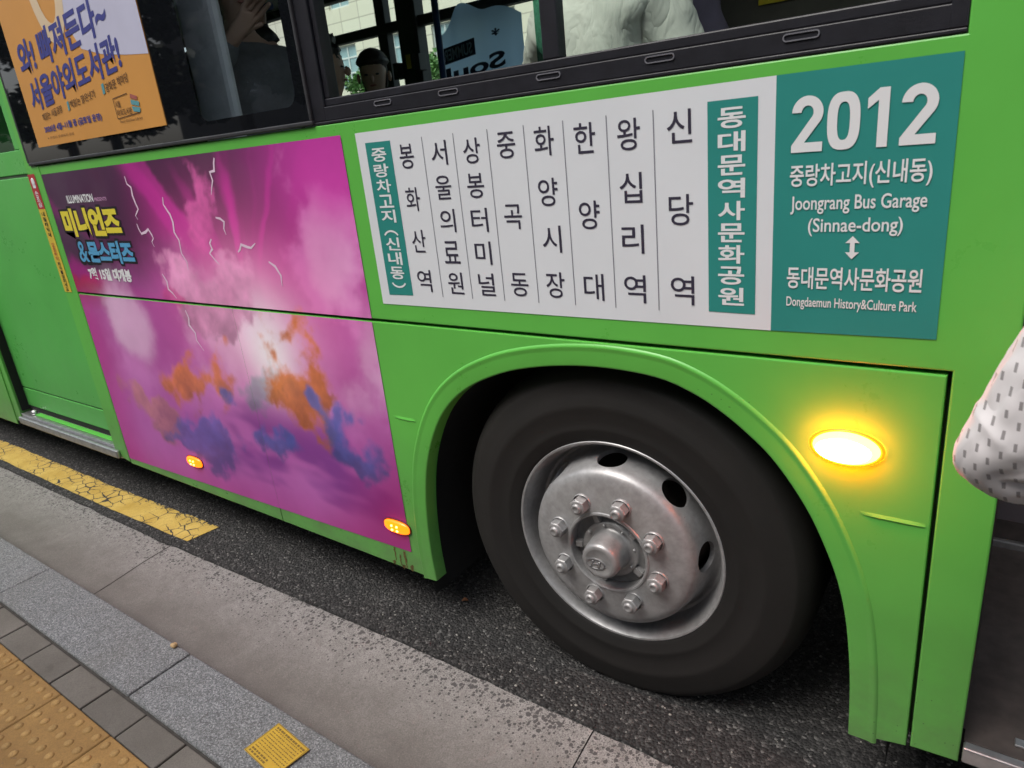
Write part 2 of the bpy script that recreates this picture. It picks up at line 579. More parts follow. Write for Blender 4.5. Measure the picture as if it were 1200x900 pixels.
M_facade = mat_facade()
M_win_white = simple("white_window_frame", (0.75, 0.76, 0.76, 1), 0.5, var=0.04)
M_win_glass = simple("building_window_glass", (0.30, 0.42, 0.46, 1), 0.08, var=0.25, scale=0.8)
M_facade_dark = simple("grey_facade", (0.16, 0.15, 0.145, 1), 0.8, var=0.12, scale=2)


# ------------------------------------------------------------------ mesh helpers
def link(name, me, parent=None):
    o = bpy.data.objects.new(name, me)
    COL.objects.link(o)
    if parent is not None:
        o.parent = parent
    return o


def tag(o, label=None, cat=None, group=None, kind=None):
    if label:
        o["label"] = label
    if cat:
        o["category"] = cat
    if group:
        o["group"] = group
    if kind:
        o["kind"] = kind
    return o


def empty(name, loc=(0, 0, 0), parent=None):
    o = bpy.data.objects.new(name, None)
    COL.objects.link(o)
    o.location = loc
    o.empty_display_size = 0.1
    if parent is not None:
        o.parent = parent
    return o


class MB:
    def __init__(s):
        s.bm = bmesh.new()

    def _newfaces(s, before):
        return [f for f in s.bm.faces if f not in before]

    def box(s, x0, x1, y0, y1, z0, z1, bev=0.0, seg=2, mi=0):
        b = bmesh.new()
        vs = [b.verts.new(p) for p in ((x0, y0, z0), (x1, y0, z0), (x1, y1, z0), (x0, y1, z0),
                                       (x0, y0, z1), (x1, y0, z1), (x1, y1, z1), (x0, y1, z1))]
        for f in ((0, 3, 2, 1), (4, 5, 6, 7), (0, 1, 5, 4), (1, 2, 6, 5), (2, 3, 7, 6), (3, 0, 4, 7)):
            b.faces.new([vs[i] for i in f])
        if bev > 0:
            bmesh.ops.bevel(b, geom=list(b.edges), offset=bev, segments=seg, affect='EDGES', profile=0.5)
        s.merge(b, mi)
        return s

    def merge(s, b, mi=0, mat4=None):
        if mat4 is not None:
            bmesh.ops.transform(b, matrix=mat4, verts=b.verts)
        vm = {}
        for v in b.verts:
            vm[v] = s.bm.verts.new(v.co)
        for f in b.faces:
            try:
                nf = s.bm.faces.new([vm[v] for v in f.verts])
                nf.material_index = mi if mi else f.material_index
                nf.smooth = f.smooth
            except ValueError:
                pass
        b.free()

    def plate(s, pts, y0, y1, bev=0.0, mi=0):
        """polygon in X,Z extruded from y0 (seen side) to y1, seen edges bevelled"""
        b = bmesh.new()
        fr = [b.verts.new((x, y0, z)) for x, z in pts]
        bk = [b.verts.new((x, y1, z)) for x, z in pts]
        n = len(pts)
        ff = b.faces.new(fr)
        b.faces.new(bk[::-1])
        for i in range(n):
            b.faces.new((fr[i], bk[i], bk[(i + 1) % n], fr[(i + 1) % n]))
        bmesh.ops.recalc_face_normals(b, faces=b.faces)
        if bev > 0:
            bmesh.ops.bevel(b, geom=list(ff.edges), offset=bev, segments=2, affect='EDGES', profile=0.5)
        bmesh.ops.triangulate(b, faces=[f for f in b.faces if len(f.verts) > 4])
        s.merge(b, mi)
        return s

    def sheet(s, pts, y, mi=0):
        b = bmesh.new()
        f = b.faces.new([b.verts.new((x, y, z)) for x, z in pts])
        f.normal_update()
        if f.normal.y > 0:
            bmesh.ops.reverse_faces(b, faces=[f])
        bmesh.ops.triangulate(b, faces=list(b.faces))
        s.merge(b, mi)
        return s

    def flat(s, pts, z, mi=0):
        b = bmesh.new()
        f = b.faces.new([b.verts.new((x, y, z)) for x, y in pts])
        f.normal_update()
        if f.normal.z < 0:
            bmesh.ops.reverse_faces(b, faces=[f])
        bmesh.ops.triangulate(b, faces=list(b.faces))
        s.merge(b, mi)
        return s

    def ribbon(s, pts, w, y, mi=0):
        """thin flat line along a polyline in the X,Z plane"""
        n = len(pts)
        L, Rr = [], []
        for i, p in enumerate(pts):
            a = Vector(pts[max(0, i - 1)])
            c = Vector(pts[min(n - 1, i + 1)])
            d = (c - a)
            d = Vector((-d.y, d.x)).normalized()
            ww = w[i] if isinstance(w, (list, tuple)) else w
            L.append(s.bm.verts.new((p[0] + d.x * ww / 2, y, p[1] + d.y * ww / 2)))
            Rr.append(s.bm.verts.new((p[0] - d.x * ww / 2, y, p[1] - d.y * ww / 2)))
        for i in range(n - 1):
            f = s.bm.faces.new((Rr[i], Rr[i + 1], L[i + 1], L[i]))
            f.material_index = mi
        return s

    def lathe(s, prof, seg=64, c=(0, 0, 0), mi=0, closed=False, smooth=True):
        """profile (r, y) turned about the Y axis"""
        rings = []
        for r, y in prof:
            if r < 1e-6:
                rings.append([s.bm.verts.new((c[0], c[1] + y, c[2]))])
            else:
                rings.append([s.bm.verts.new((c[0] + r * math.cos(2 * math.pi * k / seg), c[1] + y,
                                              c[2] + r * math.sin(2 * math.pi * k / seg))) for k in range(seg)])
        idx = list(range(len(prof) - 1)) + ([len(prof) - 1] if closed else [])
        for i in idx:
            a, b = rings[i], rings[(i + 1) % len(rings)]
            for k in range(seg):
                k2 = (k + 1) % seg
                if len(a) == 1:
                    f = s.bm.faces.new((a[0], b[k2], b[k]))
                elif len(b) == 1:
                    f = s.bm.faces.new((a[k], a[k2], b[0]))
                else:
                    f = s.bm.faces.new((a[k], a[k2], b[k2], b[k]))
                f.smooth = smooth
                f.material_index = mi
        return s

    def tube(s, pts, rad, seg=12, mi=0, cap=True):
        pts = [Vector(p) for p in pts]
        n = len(pts)
        rings = []
        up = Vector((0, 0, 1))
        for i, p in enumerate(pts):
            d = (pts[min(n - 1, i + 1)] - pts[max(0, i - 1)]).normalized()
            u = d.cross(up)
            if u.length < 1e-3:
                u = d.cross(Vector((1, 0, 0)))
            u.normalize()
            v = d.cross(u)
            r = rad[i] if isinstance(rad, (list, tuple)) else rad
            rings.append([s.bm.verts.new(p + (u * math.cos(2 * math.pi * k / seg) + v * math.sin(2 * math.pi * k / seg)) * r)
                          for k in range(seg)])
        for i in range(n - 1):
            for k in range(seg):
                f = s.bm.faces.new((rings[i][k], rings[i][(k + 1) % seg], rings[i + 1][(k + 1) % seg], rings[i + 1][k]))
                f.smooth = True
                f.material_index = mi
        if cap:
            for rg in (rings[0], rings[-1]):
                f = s.bm.faces.new(rg)
                f.material_index = mi
        return s

    def ball(s, c, r, sub=2, mi=0, jitter=0.0):
        b = bmesh.new()
        bmesh.ops.create_icosphere(b, subdivisions=sub, radius=1.0)
        rr = r if isinstance(r, (tuple, list)) else (r, r, r)
        for v in b.verts:
            k = 1.0
            if jitter:
                k += jitter * noise.noise(v.co * 1.7 + Vector(c) * 3)
            v.co = Vector((c[0] + v.co.x * rr[0] * k, c[1] + v.co.y * rr[1] * k, c[2] + v.co.z * rr[2] * k))
        for f in b.faces:
            f.smooth = True
        s.merge(b, mi)
        return s

    def build(s, name, mats, parent=None, recalc=True):
        if recalc:
            bmesh.ops.recalc_face_normals(s.bm, faces=s.bm.faces)
        me = bpy.data.meshes.new(name)
        s.bm.to_mesh(me)
        s.bm.free()
        for m in (mats if isinstance(mats, (list, tuple)) else [mats]):
            me.materials.append(m)
        return link(name, me, parent)


WORK = bpy.data.scenes.new("workbench")      # shapes are worked out here and the scene is removed at the end


def evaluated_mesh(*obs):
    for o in obs:
        WORK.collection.objects.link(o)
    vl = WORK.view_layers[0]
    vl.update()
    me = bpy.data.meshes.new_from_object(obs[0].evaluated_get(vl.depsgraph))
    for o in obs:
        WORK.collection.objects.unlink(o)
    return me


_tc = {}


def glyphs(txt, bold):
    key = (txt, bold)
    if key not in _tc:
        cu = bpy.data.curves.new("lettering_source", 'FONT')
        cu.body = txt
        cu.size = 1.0
        cu.offset = bold
        cu.resolution_u = 4
        o = bpy.data.objects.new("lettering_source", cu)
        me = evaluated_mesh(o)
        vs = [v.co.copy() for v in me.vertices]
        fs = [tuple(p.vertices) for p in me.polygons]
        bpy.data.objects.remove(o)
        bpy.data.curves.remove(cu)
        bpy.data.meshes.remove(me)
        _tc[key] = (vs, fs)
    return _tc[key]


def text(mb, txt, x0, x1, z0, z1, y, bold=0.0, shear=0.0, rise=0.0, mi=0, keep=False, flip=False):
    """letters fitted into a box on the plane y (X right, Z up); rise tilts the baseline; keep: one height for all"""
    vs, fs = glyphs(txt, bold)
    if not vs:
        return
    ax = min(v.x for v in vs); bx = max(v.x for v in vs)
    ay = min(v.y for v in vs); by = max(v.y for v in vs)
    new = []
    for v in vs:
        u = (v.x - ax) / max(1e-6, bx - ax)
        w = (v.y - ay) / max(1e-6, by - ay)
        if flip:
            u = 1 - u
        X = x0 + (x1 - x0) * u + shear * (w - 0.5) * (z1 - z0)
        Z = z0 + (z1 - z0) * w + rise * u
        new.append(mb.bm.verts.new((X, y, Z)))
    for f in fs:
        try:
            nf = mb.bm.faces.new([new[i] for i in (f[::-1] if flip else f)])
            nf.material_index = mi
        except ValueError:
            pass


def chars_down(mb, string, x, zs, w, h, y, bold, mi=0):
    for ch, z in zip(string, zs):
        text(mb, ch, x - w / 2, x + w / 2, z - h / 2, z + h / 2, y, bold, mi=mi)


def lett(parent, mat, txt, x0, x1, z0, z1, y, bold=0.0, name="lettering", **k):
    m = MB()
    text(m, txt, x0, x1, z0, z1, y, bold, **k)
    return m.build(name, mat, parent, recalc=False)


def fbm(X, Z, seed=0, octaves=5, f0=2.0):
    rng = np.random.RandomState(seed)
    out = np.zeros_like(X)
    amp, tot, f = 1.0, 0.0, f0
    for o in range(octaves):
        G = rng.rand(64, 64)
        x = X * f + 13.7 * o
        z = Z * f + 7.1 * o
        xi = np.floor(x).astype(int); zi = np.floor(z).astype(int)
        fx = x - xi; fz = z - zi
        fx = fx * fx * (3 - 2 * fx); fz = fz * fz * (3 - 2 * fz)
        g = lambda a, b: G[a % 64, b % 64]
        v = (g(xi, zi) * (1 - fx) + g(xi + 1, zi) * fx) * (1 - fz) + (g(xi, zi + 1) * (1 - fx) + g(xi + 1, zi + 1) * fx) * fz
        out += amp * v
        tot += amp
        amp *= 0.55
        f *= 2.03
    return out / tot


# ================================================================== THE SETTING: road, gutter, kerb, pavement
def wavy(x0, x1, n, base, amp, seed):
    rr = random.Random(seed)
    pts = []
    for i in range(n + 1):
        x = x0 + (x1 - x0) * i / n
        y = base(x) + amp * (noise.noise(Vector((x * 6.0, seed, 0))) + 0.6 * noise.noise(Vector((x * 23.0, seed, 3))))
        pts.append((x, y))
    return pts


def gutter_edge(x):
    return -0.17 if x < -2.152 else -0.165 + 0.04 * min(1, (x + 2.152) / 1.5)


m = MB()
edge = wavy(-12, 6, 900, gutter_edge, 0.006, 4.0)
b = bmesh.new()
lo = [b.verts.new((x, y, 0.0)) for x, y in edge]
dn = [b.verts.new((x, y - 0.002, -0.03)) for x, y in edge]
hi = [b.verts.new((x, 60.0, 0.0)) for x, y in edge]
for i in range(len(edge) - 1):
    b.faces.new((lo[i], lo[i + 1], hi[i + 1], hi[i]))
    b.faces.new((dn[i], dn[i + 1], lo[i + 1], lo[i]))
m.merge(b)
m.flat([(-120, -0.165), (-12, -0.165), (-12, 60), (-120, 60)], 0.0)
m.flat([(6, -0.165), (120, -0.165), (120, 60), (6, 60)], 0.0)
road = m.build("road", M_asphalt, recalc=False)
tag(road, kind="structure")

g = MB().flat([(-150, -120), (150, -120), (150, 120), (-150, 120)], -0.06).build("ground", M_soil)
tag(g, kind="structure")

m = MB()
for (x0, x1) in ((-120, -4.155), (-4.150, -2.155), (-2.149, -0.0), (0.004, 2.0), (2.005, 120)):
    b = bmesh.new()
    n = 40
    rows = []
    for (yy, zz) in ((-0.10, -0.012), (-0.145, -0.009), (-0.30, -0.012), (-0.45, -0.022), (-0.64, -0.028)):
        row = []
        for i in range(n + 1):
            x = x0 + (x1 - x0) * i / n
            sk = (yy + 0.1) * -0.09           # the joints run a little skew
            row.append(b.verts.new((x + sk if i in (0, n) and abs(x) < 10 else x, yy, zz + 0.0015 * noise.noise(Vector((x * 8, yy * 9, 0))))))
        rows.append(row)
    for r0, r1 in zip(rows, rows[1:]):
        for i in range(n):
            f = b.faces.new((r1[i], r1[i + 1], r0[i + 1], r0[i]))
            f.smooth = True
    m.merge(b)
tag(m.build("gutter", M_gutter), kind="structure")
# asphalt stands a few mm above the concrete lip: drop shadow line at the edge

m = MB()
ks = [-0.152 - 1.0 + 1.004 * i for i in range(-8, 6)]
for a in ks:
    bb = bmesh.new()
    x0, x1 = a + 0.0025, a + 1.004 - 0.0025
    zz = 0.15 + random.uniform(-0.002, 0.002)
    m.box(x0, x1, -0.818, -0.617, -0.25, zz, 0.007, 3)
tag(m.build("kerb", M_granite), kind="structure")

m = MB()
for i in range(-24, 24):
    x = -1.838 + 0.2035 * i
    m.box(x + 0.0035, x + 0.2035 - 0.0035, -0.9185, -0.828, 0.05, 0.1485 + random.uniform(-0.0015, 0.0015), 0.004, 2)
for j in range(1, 14):
    yb = -1.53 - 0.1035 * j
    for i in range(-14, 10):
        x = -1.838 + 0.2035 * i + (0.1 if j % 2 else 0)
        m.box(x + 0.0025, x + 0.201, yb - 0.1, yb, 0.05, 0.1485 + random.uniform(-0.0015, 0.0015), 0.004, 1)
m.flat([(-60, -0.70), (60, -0.70), (60, -40), (-60, -40)], 0.140, 1)
tag(m.build("pavement", [M_paver, M_soil]), kind="structure")

m = MB()
for i in range(-6, 5):
    for j in range(2):
        x0 = -1.340 + 0.302 * i
        y1 = -0.922 - 0.302 * j
        m.box(x0 + 0.0015, x0 + 0.3005, y1 - 0.299, y1, 0.10, 0.152, 0.003, 1)
        for a in range(6):
            for c in range(6):
                cx = x0 + 0.026 + 0.0498 * a
                cy = y1 - 0.026 - 0.0494 * c
                prof = [(0.0, 0.0048), (0.006, 0.0045), (0.010, 0.0033), (0.0125, 0.0015), (0.0145, -0.001)]
                rings = []
                for r_, z_ in prof:
                    if r_ == 0:
                        rings.append([m.bm.verts.new((cx, cy, 0.152 + z_))])
                    else:
                        rings.append([m.bm.verts.new((cx + r_ * math.cos(k * math.pi / 6), cy + r_ * math.sin(k * math.pi / 6), 0.152 + z_)) for k in range(12)])
                for ra, rb in zip(rings, rings[1:]):
                    for k in range(12):
                        k2 = (k + 1) % 12
                        f = m.bm.faces.new((ra[0], rb[k], rb[k2]) if len(ra) == 1 else (ra[k], rb[k], rb[k2], ra[k2]))
                        f.smooth = True
tag(m.build("tactile_paving", M_tactile), kind="structure")

m = MB()
e0 = wavy(-14, -2.085, 500, lambda x: -0.132 + 0.015 * max(0, (x + 3) / 1), 0.004, 9.0)
e1 = wavy(-14, -2.060, 500, lambda x: 0.012 + 0.02 * max(0, (x + 3)), 0.006, 11.0)
b = bmesh.new()
A = [b.verts.new((x, y, 0.004)) for x, y in e0]
Bv = [b.verts.new((x, y, 0.004)) for x, y in e1]
for i in range(500):
    b.faces.new((A[i], A[i + 1], Bv[i + 1], Bv[i]))
m.merge(b)
tag(m.build("yellow_line", M_roadpaint), kind="structure")

# ================================================================== THE BUS
bus = empty("bus", (0, 1.2, 0))
tag(bus, "green city bus standing at the kerb with route sign and amber side lamps", "bus")


def P(o):
    """keep world placement although the bus empty is off the origin"""
    o.matrix_parent_inverse = Matrix.Translation((0, -1.2, 0))
    return o


# ---- wheel arch outline (X, Z), rear foot to front foot
ARCH = [(-0.655, 0.188), (-0.660, 0.29), (-0.656, 0.40), (-0.645, 0.50), (-0.622, 0.61), (-0.584, 0.71),
        (-0.533, 0.80), (-0.472, 0.868), (-0.405, 0.917), (-0.334, 0.953), (-0.25, 0.984), (-0.159, 1.005), (-0.07, 1.018),
        (0.017, 1.024), (0.11, 1.022), (0.194, 1.011), (0.27, 0.983), (0.332, 0.947), (0.385, 0.907), (0.432, 0.864),
        (0.479, 0.804), (0.520, 0.738), (0.553, 0.667), (0.580, 0.595), (0.600, 0.51), (0.612, 0.42), (0.620, 0.32), (0.624, 0.188)]


def smooth_poly(pts, n=3):
    """Catmull-Rom through the points"""
    out = []
    for i in range(len(pts) - 1):
        p0 = pts[max(0, i - 1)]; p1 = pts[i]; p2 = pts[i + 1]; p3 = pts[min(len(pts) - 1, i + 2)]
        for k in range(n):
            t = k / n
            out.append(tuple(0.5 * ((2 * p1[j]) + (-p0[j] + p2[j]) * t + (2 * p0[j] - 5 * p1[j] + 4 * p2[j] - p3[j]) * t * t
                                    + (-p0[j] + 3 * p1[j] - 3 * p2[j] + p3[j]) * t ** 3) for j in (0, 1)))
    out.append(pts[-1])
    return out


ARCHS = smooth_poly(ARCH, 3)


def offset_poly(pts, d):
    out = []
    n = len(pts)
    for i in range(n):
        a = Vector(pts[max(0, i - 1)]); c = Vector(pts[min(n - 1, i + 1)])
        t = (c - a).normalized()
        nrm = Vector((-t.y, t.x))       # outward (up / away from the wheel)
        out.append((pts[i][0] + nrm.x * d, pts[i][1] + nrm.y * d))
    return out


ZS = lambda x: 0.215 + (0.19 - 0.215) * (x + 2.69) / 2.0     # sill line

# upper side panel with the front post in one piece
m = MB()
m.plate([(-2.700, 1.0945), (0.7475, 1.0945), (0.7475, 0.215), (0.838, 0.220), (0.840, 0.70), (0.838, 3.0), (0.716, 3.0), (0.716, 1.652),
         (-2.700, 1.652)], 0.0, 0.03, 0.0035)
P(m.build("side_panel", M_green, bus))
m = MB()
m.plate([(-2.696, 0.216), (-1.4815, 0.203), (-1.4815, 1.086), (-2.696, 1.086)], 0.0, 0.03, 0.003)
P(m.build("side_panel", M_green, bus))
# arch panel: cut back under the flare
inner = offset_poly(ARCHS, 0.012)
m = MB()
pts = [(-1.4785, 0.2025), (-0.672, 0.191)] + [p for p in inner if p[1] > 0.195] + [(0.636, 0.192), (0.7400, 0.212), (0.7400, 1.086), (-1.4785, 1.086)]
m.plate(pts, 0.0, 0.03, 0.003)
# pressed ridges and rust under the marker lamp
for (x0, x1, z) in ((0.613, 0.732, 0.769), (-0.728, -0.635, 0.775)):
    b = bmesh.new()
    n = 10
    top = []
    for i in range(n + 1):
        x = x0 + (x1 - x0) * i / n
        k = min(1, 4 * (i / n), 4 * (1 - i / n) + 0.4)
        top.append([b.verts.new((x, -0.0002, z + 0.008)), b.verts.new((x, -0.0032 * k, z + 0.001)), b.verts.new((x, -0.0002, z - 0.003))])
    for i in range(n):
        for j in range(2):
            b.faces.new((top[i][j], top[i][j + 1], top[i + 1][j + 1], top[i + 1][j]))
    m.merge(b)
P(m.build("side_panel", M_green, bus))
m = MB()
for (x, z0, z1, w) in ((-0.838, 0.268, 0.215, 0.012), (-0.790, 0.264, 0.196, 0.018), (-0.815, 0.245, 0.200, 0.010), (-0.765, 0.215, 0.192, 0.03), (-0.850, 0.210, 0.194, 0.025), (-0.805, 0.206, 0.192, 0.03)):
    n = 9
    pts = [(x + 0.004 * noise.noise(Vector((x * 50, i * .8, 0))), z0 + (z1 - z0) * i / n) for i in range(n + 1)]
    m.ribbon(pts, [w * (0.5 + 0.6 * abs(noise.noise(Vector((x * 90, i * .9, 3))))) * (1 - 0.6 * i / n) for i in range(n + 1)], -0.0012)
P(m.build("rust_streak", M_rust, bus))

# flare around the arch
m = MB()
bands = [(0.058, 0.0003), (0.055, -0.0026), (0.0515, -0.0042), (0.0485, -0.0042), (0.043, -0.0022), (0.036, -0.0014), (0.004, -0.0012), (0.000, -0.0003), (-0.001, 0.003), (0.0, 0.05)]
rings = []
for d, y in bands:
    op = offset_poly(ARCHS, d)
    rings.append([m.bm.verts.new((x, y, z)) for x, z in op])
for ra, rb in zip(rings, rings[1:]):
    for i in range(len(ra) - 1):
        f = m.bm.faces.new((ra[i], ra[i + 1], rb[i + 1], rb[i]))
        f.smooth = True
P(m.build("wheel_arch_flare", M_green, bus))

# rear post beside the middle door
m = MB()
m.plate([(-2.835, 0.240), (-2.7025, 0.222), (-2.7025, 1.652), (-2.775, 1.66), (-2.79, 3.0), (-2.87, 3.0), (-2.835, 1.66)], -0.001, 0.085, 0.004)
P(m.build("door_post", M_green, bus))
# body behind the middle door
m = MB()
m.plate([(-8.3, 0.22), (-4.002, 0.228), (-4.002, 3.0), (-8.3, 3.0)], 0.0, 0.10, 0.004)
m.plate([(-8.3, 0.20), (-4.09, 0.205), (-4.06, 0.62), (-8.3, 0.62)], -0.006, -0.0005, 0.003)
P(m.build("rear_side_panel", M_green, bus))
# backing painted dark green behind the panel joints
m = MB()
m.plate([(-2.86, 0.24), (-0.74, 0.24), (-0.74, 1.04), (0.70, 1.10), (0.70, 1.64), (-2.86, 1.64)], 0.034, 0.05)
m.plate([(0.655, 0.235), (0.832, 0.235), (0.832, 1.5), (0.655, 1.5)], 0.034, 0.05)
P(m.build("panel_backing", simple("seam_backing_green", (0.022, 0.045, 0.012, 1), 0.7, var=0.3, scale=30), bus))

# ---- middle door
door = P(empty("middle_door", (-3.4, 0.06, 0.3), bus))
PD = lambda o: (setattr(o, "matrix_parent_inverse", Matrix.Translation((3.4, -1.2 - 0.06 + 1.2, -0.3))), o)[1]
m = MB()
m.box(-3.995, -2.84, 0.055, 0.085, 0.325, 0.438, 0.003)
m.box(-3.995, -2.84, 0.055, 0.085, 0.447, 1.615, 0.003)
m.box(-3.995, -2.84, 0.055, 0.085, 1.628, 1.735, 0.003)
m.box(-3.995, -3.80, 0.055, 0.085, 1.736, 2.70, 0.003)
m.box(-3.035, -2.84, 0.055, 0.085, 1.736, 2.70, 0.003)
leaf = PD(m.build("door_leaf", M_green_dark, door))
m = MB()
m.box(-3.99, -2.84, 0.062, 0.083, 0.434, 0.451)
m.box(-3.99, -2.84, 0.059, 0.083, 1.611, 1.632)
PD(m.build("door_trim", simple("grey_green_trim", (0.05, 0.085, 0.045, 1), 0.6, var=0.2), door))
m = MB()
m.plate([(-3.82, 1.752), (-3.8, 1.738), (-3.06, 1.738), (-3.042, 1.756), (-3.042, 2.66), (-3.82, 2.66)], 0.068, 0.072)
PD(m.build("door_glass", M_glass, door))
m = MB()
m.box(-3.99, -2.78, -0.022, 0.000, 0.232, 0.276, 0.008, 3)
m.box(-3.99, -2.78, 0.001, 0.10, 0.225, 0.290, 0.003)
PD(m.build("door_sill", M_steel, door))
m = MB()
m.box(-3.84, -2.79, 0.022, 0.052, 0.291, 0.2955, 0.001)
PD(m.build("step_mat", simple("bright_green_mat", (0.085, 0.42, 0.05, 1), 0.6, var=0.1), door))
m = MB()
m.ball((-3.865, 0.030, 0.304), (0.022, 0.018, 0.016), 2)
PD(m.build("floor_bolt", M_steel, door))
m = MB()
m.box(-4.0, -3.994, 0.012, 0.06, 0.3, 2.7)
PD(m.build("door_seal", M_black_gap, door))

# ---- wheel well, underside, wheel
m = MB()
arcp = [(0.70 * math.cos(math.pi * k / 32), 0.36 + 0.70 * math.sin(math.pi * k / 32)) for k in range(33)]
arcp = [(0.70, 0.10)] + arcp + [(-0.70, 0.10)]
A = [m.bm.verts.new((x, 0.032, z)) for x, z in arcp]
B2 = [m.bm.verts.new((x, 0.74, z)) for x, z in arcp]
for i in range(len(arcp) - 1):
    m.bm.faces.new((A[i], A[i + 1], B2[i + 1], B2[i])).smooth = True
m.bm.faces.new(B2)
P(m.build("wheel_well", M_liner, bus))
m = MB()
m.box(-8.3, -0.71, 0.06, 2.40, 0.26, 0.325)
m.box(0.74, 2.6, 0.06, 2.40, 0.20, 0.255)
m.box(-0.72, 0.72, 0.75, 2.40, 0.26, 0.325)
m.tube([(0, 0.2, 0.40), (0, 2.2, 0.40)], 0.06)
P(m.build("underbody", M_under, bus))

WC = (0.002, 0.066, 0.487)
wheel = empty("wheel", (0, 0, 0), bus)
wheel.matrix_parent_inverse = Matrix.Translation((0, -1.2, 0))
wheel.location = WC
wheel.rotation_euler = (0, 0, R(2.0))
wheel.scale = (1.010, 1, 1.010)


def wpart(o):
    return o


m = MB()
prof = [(0.292, 0.012), (0.300, -0.004), (0.315, -0.010), (0.335, -0.016), (0.342, -0.0185), (0.347, -0.0165), (0.372, -0.021), (0.395, -0.0225),
        (0.402, -0.0245), (0.409, -0.0225), (0.430, -0.019), (0.452, -0.011), (0.462, -0.0095), (0.468, -0.005), (0.482, 0.008), (0.494, 0.026), (0.501, 0.045), (0.5045, 0.065), (0.506, 0.10),
        (0.506, 0.225), (0.500, 0.245), (0.48, 0.265), (0.40, 0.285), (0.29, 0.25)]
prof = [(r_ if r_ < 0.36 else 0.36 + (r_ - 0.36) * 1.085, y_) for r_, y_ in prof]
m.lathe(prof, 128)
for v in m.bm.verts:             # contact patch
    if v.co.z < -0.481:
        v.co.z = -0.481
m.build("tyre", M_tyre, wheel)

# rim disc with eight hand holes
m = MB()
prof = [(0.2935, 0.022), (0.3045, 0.010), (0.3070, 0.003), (0.3060, -0.004), (0.3020, -0.0075), (0.2970, -0.0065), (0.2925, 0.000), (0.2880, 0.010),
        (0.2845, 0.022), (0.2815, 0.040), (0.2780, 0.062), (0.2730, 0.076), (0.2660, 0.080), (0.2590, 0.076),
        (0.2530, 0.062), (0.2475, 0.036), (0.2425, 0.010), (0.2375, -0.014), (0.2320, -0.027), (0.2230, -0.0355), (0.2100, -0.0405), (0.1950, -0.0430),
        (0.1600, -0.0480), (0.1300, -0.0520), (0.1200, -0.0530), (0.1185, -0.0560), (0.1140, -0.0570), (0.1105, -0.0550), (0.1095, -0.0450), (0.1095, -0.0100),
        (0.1150, -0.0100), (0.1220, -0.0430), (0.1600, -0.0380), (0.1950, -0.0330), (0.2100, -0.0290), (0.2230, -0.0140), (0.2320, 0.0250), (0.2420, 0.0780),
        (0.2600, 0.0950), (0.2720, 0.0950), (0.2840, 0.0800)]
m.lathe(prof, 128, closed=True)
rim = m.build("rim", M_rim, wheel)
cut = MB()
for k in range(8):
    a = R(2 + 45 * k)
    b = bmesh.new()
    bmesh.ops.create_cone(b, cap_ends=True, segments=36, radius1=0.0410, radius2=0.0410, depth=0.062)
    # cone axis Z -> along the disc wall normal (outward radius and towards the viewer)
    nrm = Vector((math.cos(a) * 0.97, -0.24, math.sin(a) * 0.97))
    q = nrm.to_track_quat('Z', 'Y').to_matrix().to_4x4()
    ctr = Vector((math.cos(a) * 0.236, 0.027, math.sin(a) * 0.236))
    cut.merge(b, 0, Matrix.Translation(ctr) @ q)
cutter = cut.build("hole_cutter", M_rim, wheel)
mod = rim.modifiers.new("b", 'BOOLEAN')
mod.object = cutter
mod.operation = 'DIFFERENCE'
mod.solver = 'EXACT'
me = evaluated_mesh(rim, cutter)
rim.modifiers.clear()
rim.data = me
bpy.data.objects.remove(cutter)
for p in rim.data.polygons:
    p.use_smooth = True
try:
    rim.data.set_sharp_from_angle(angle=R(38))
except Exception:
    pass
# brake drum deep inside
m = MB()
m.lathe([(0.0, 0.16), (0.20, 0.16), (0.215, 0.17), (0.235, 0.24)], 64)
m.build("brake_drum", simple("brake_drum_iron", (0.06, 0.05, 0.045, 1), 0.6, 0.3, var=0.3, scale=30), wheel)
# hub: recessed flange with bolts, webs and the domed cap
m = MB()
HY = -0.036
m.lathe([(r_, y_ + HY) for r_, y_ in [(0.1085, 0.016), (0.080, 0.012), (0.079, -0.001), (0.066, 0.009), (0.058, 0.007), (0.056, -0.004), (0.054, -0.040), (0.0525, -0.058), (0.049, -0.066),
         (0.043, -0.0695), (0.036, -0.0695), (0.034, -0.068), (0.0, -0.0675)]], 96)
for k in range(5):
    a = R(40 + 72 * k)
    b = bmesh.new()
    vs = []
    bmesh.ops.create_cube(b, size=1.0)
    mt = Matrix.Translation((math.cos(a) * 0.094, 0.012 + HY, math.sin(a) * 0.094)) @ Matrix.Rotation(-a, 4, 'Y') @ Matrix.Diagonal((0.026, 0.030, 0.020, 1))
    bmesh.ops.bevel(b, geom=list(b.edges), offset=0.12, segments=2, affect='EDGES')
    m.merge(b, 0, mt)
for k in range(8):
    a = R(12 + 45 * k)
    m.ball((math.cos(a) * 0.072, 0.002 + HY, math.sin(a) * 0.072), (0.0045, 0.005, 0.0045), 2)
m.build("hub", M_hub, wheel)
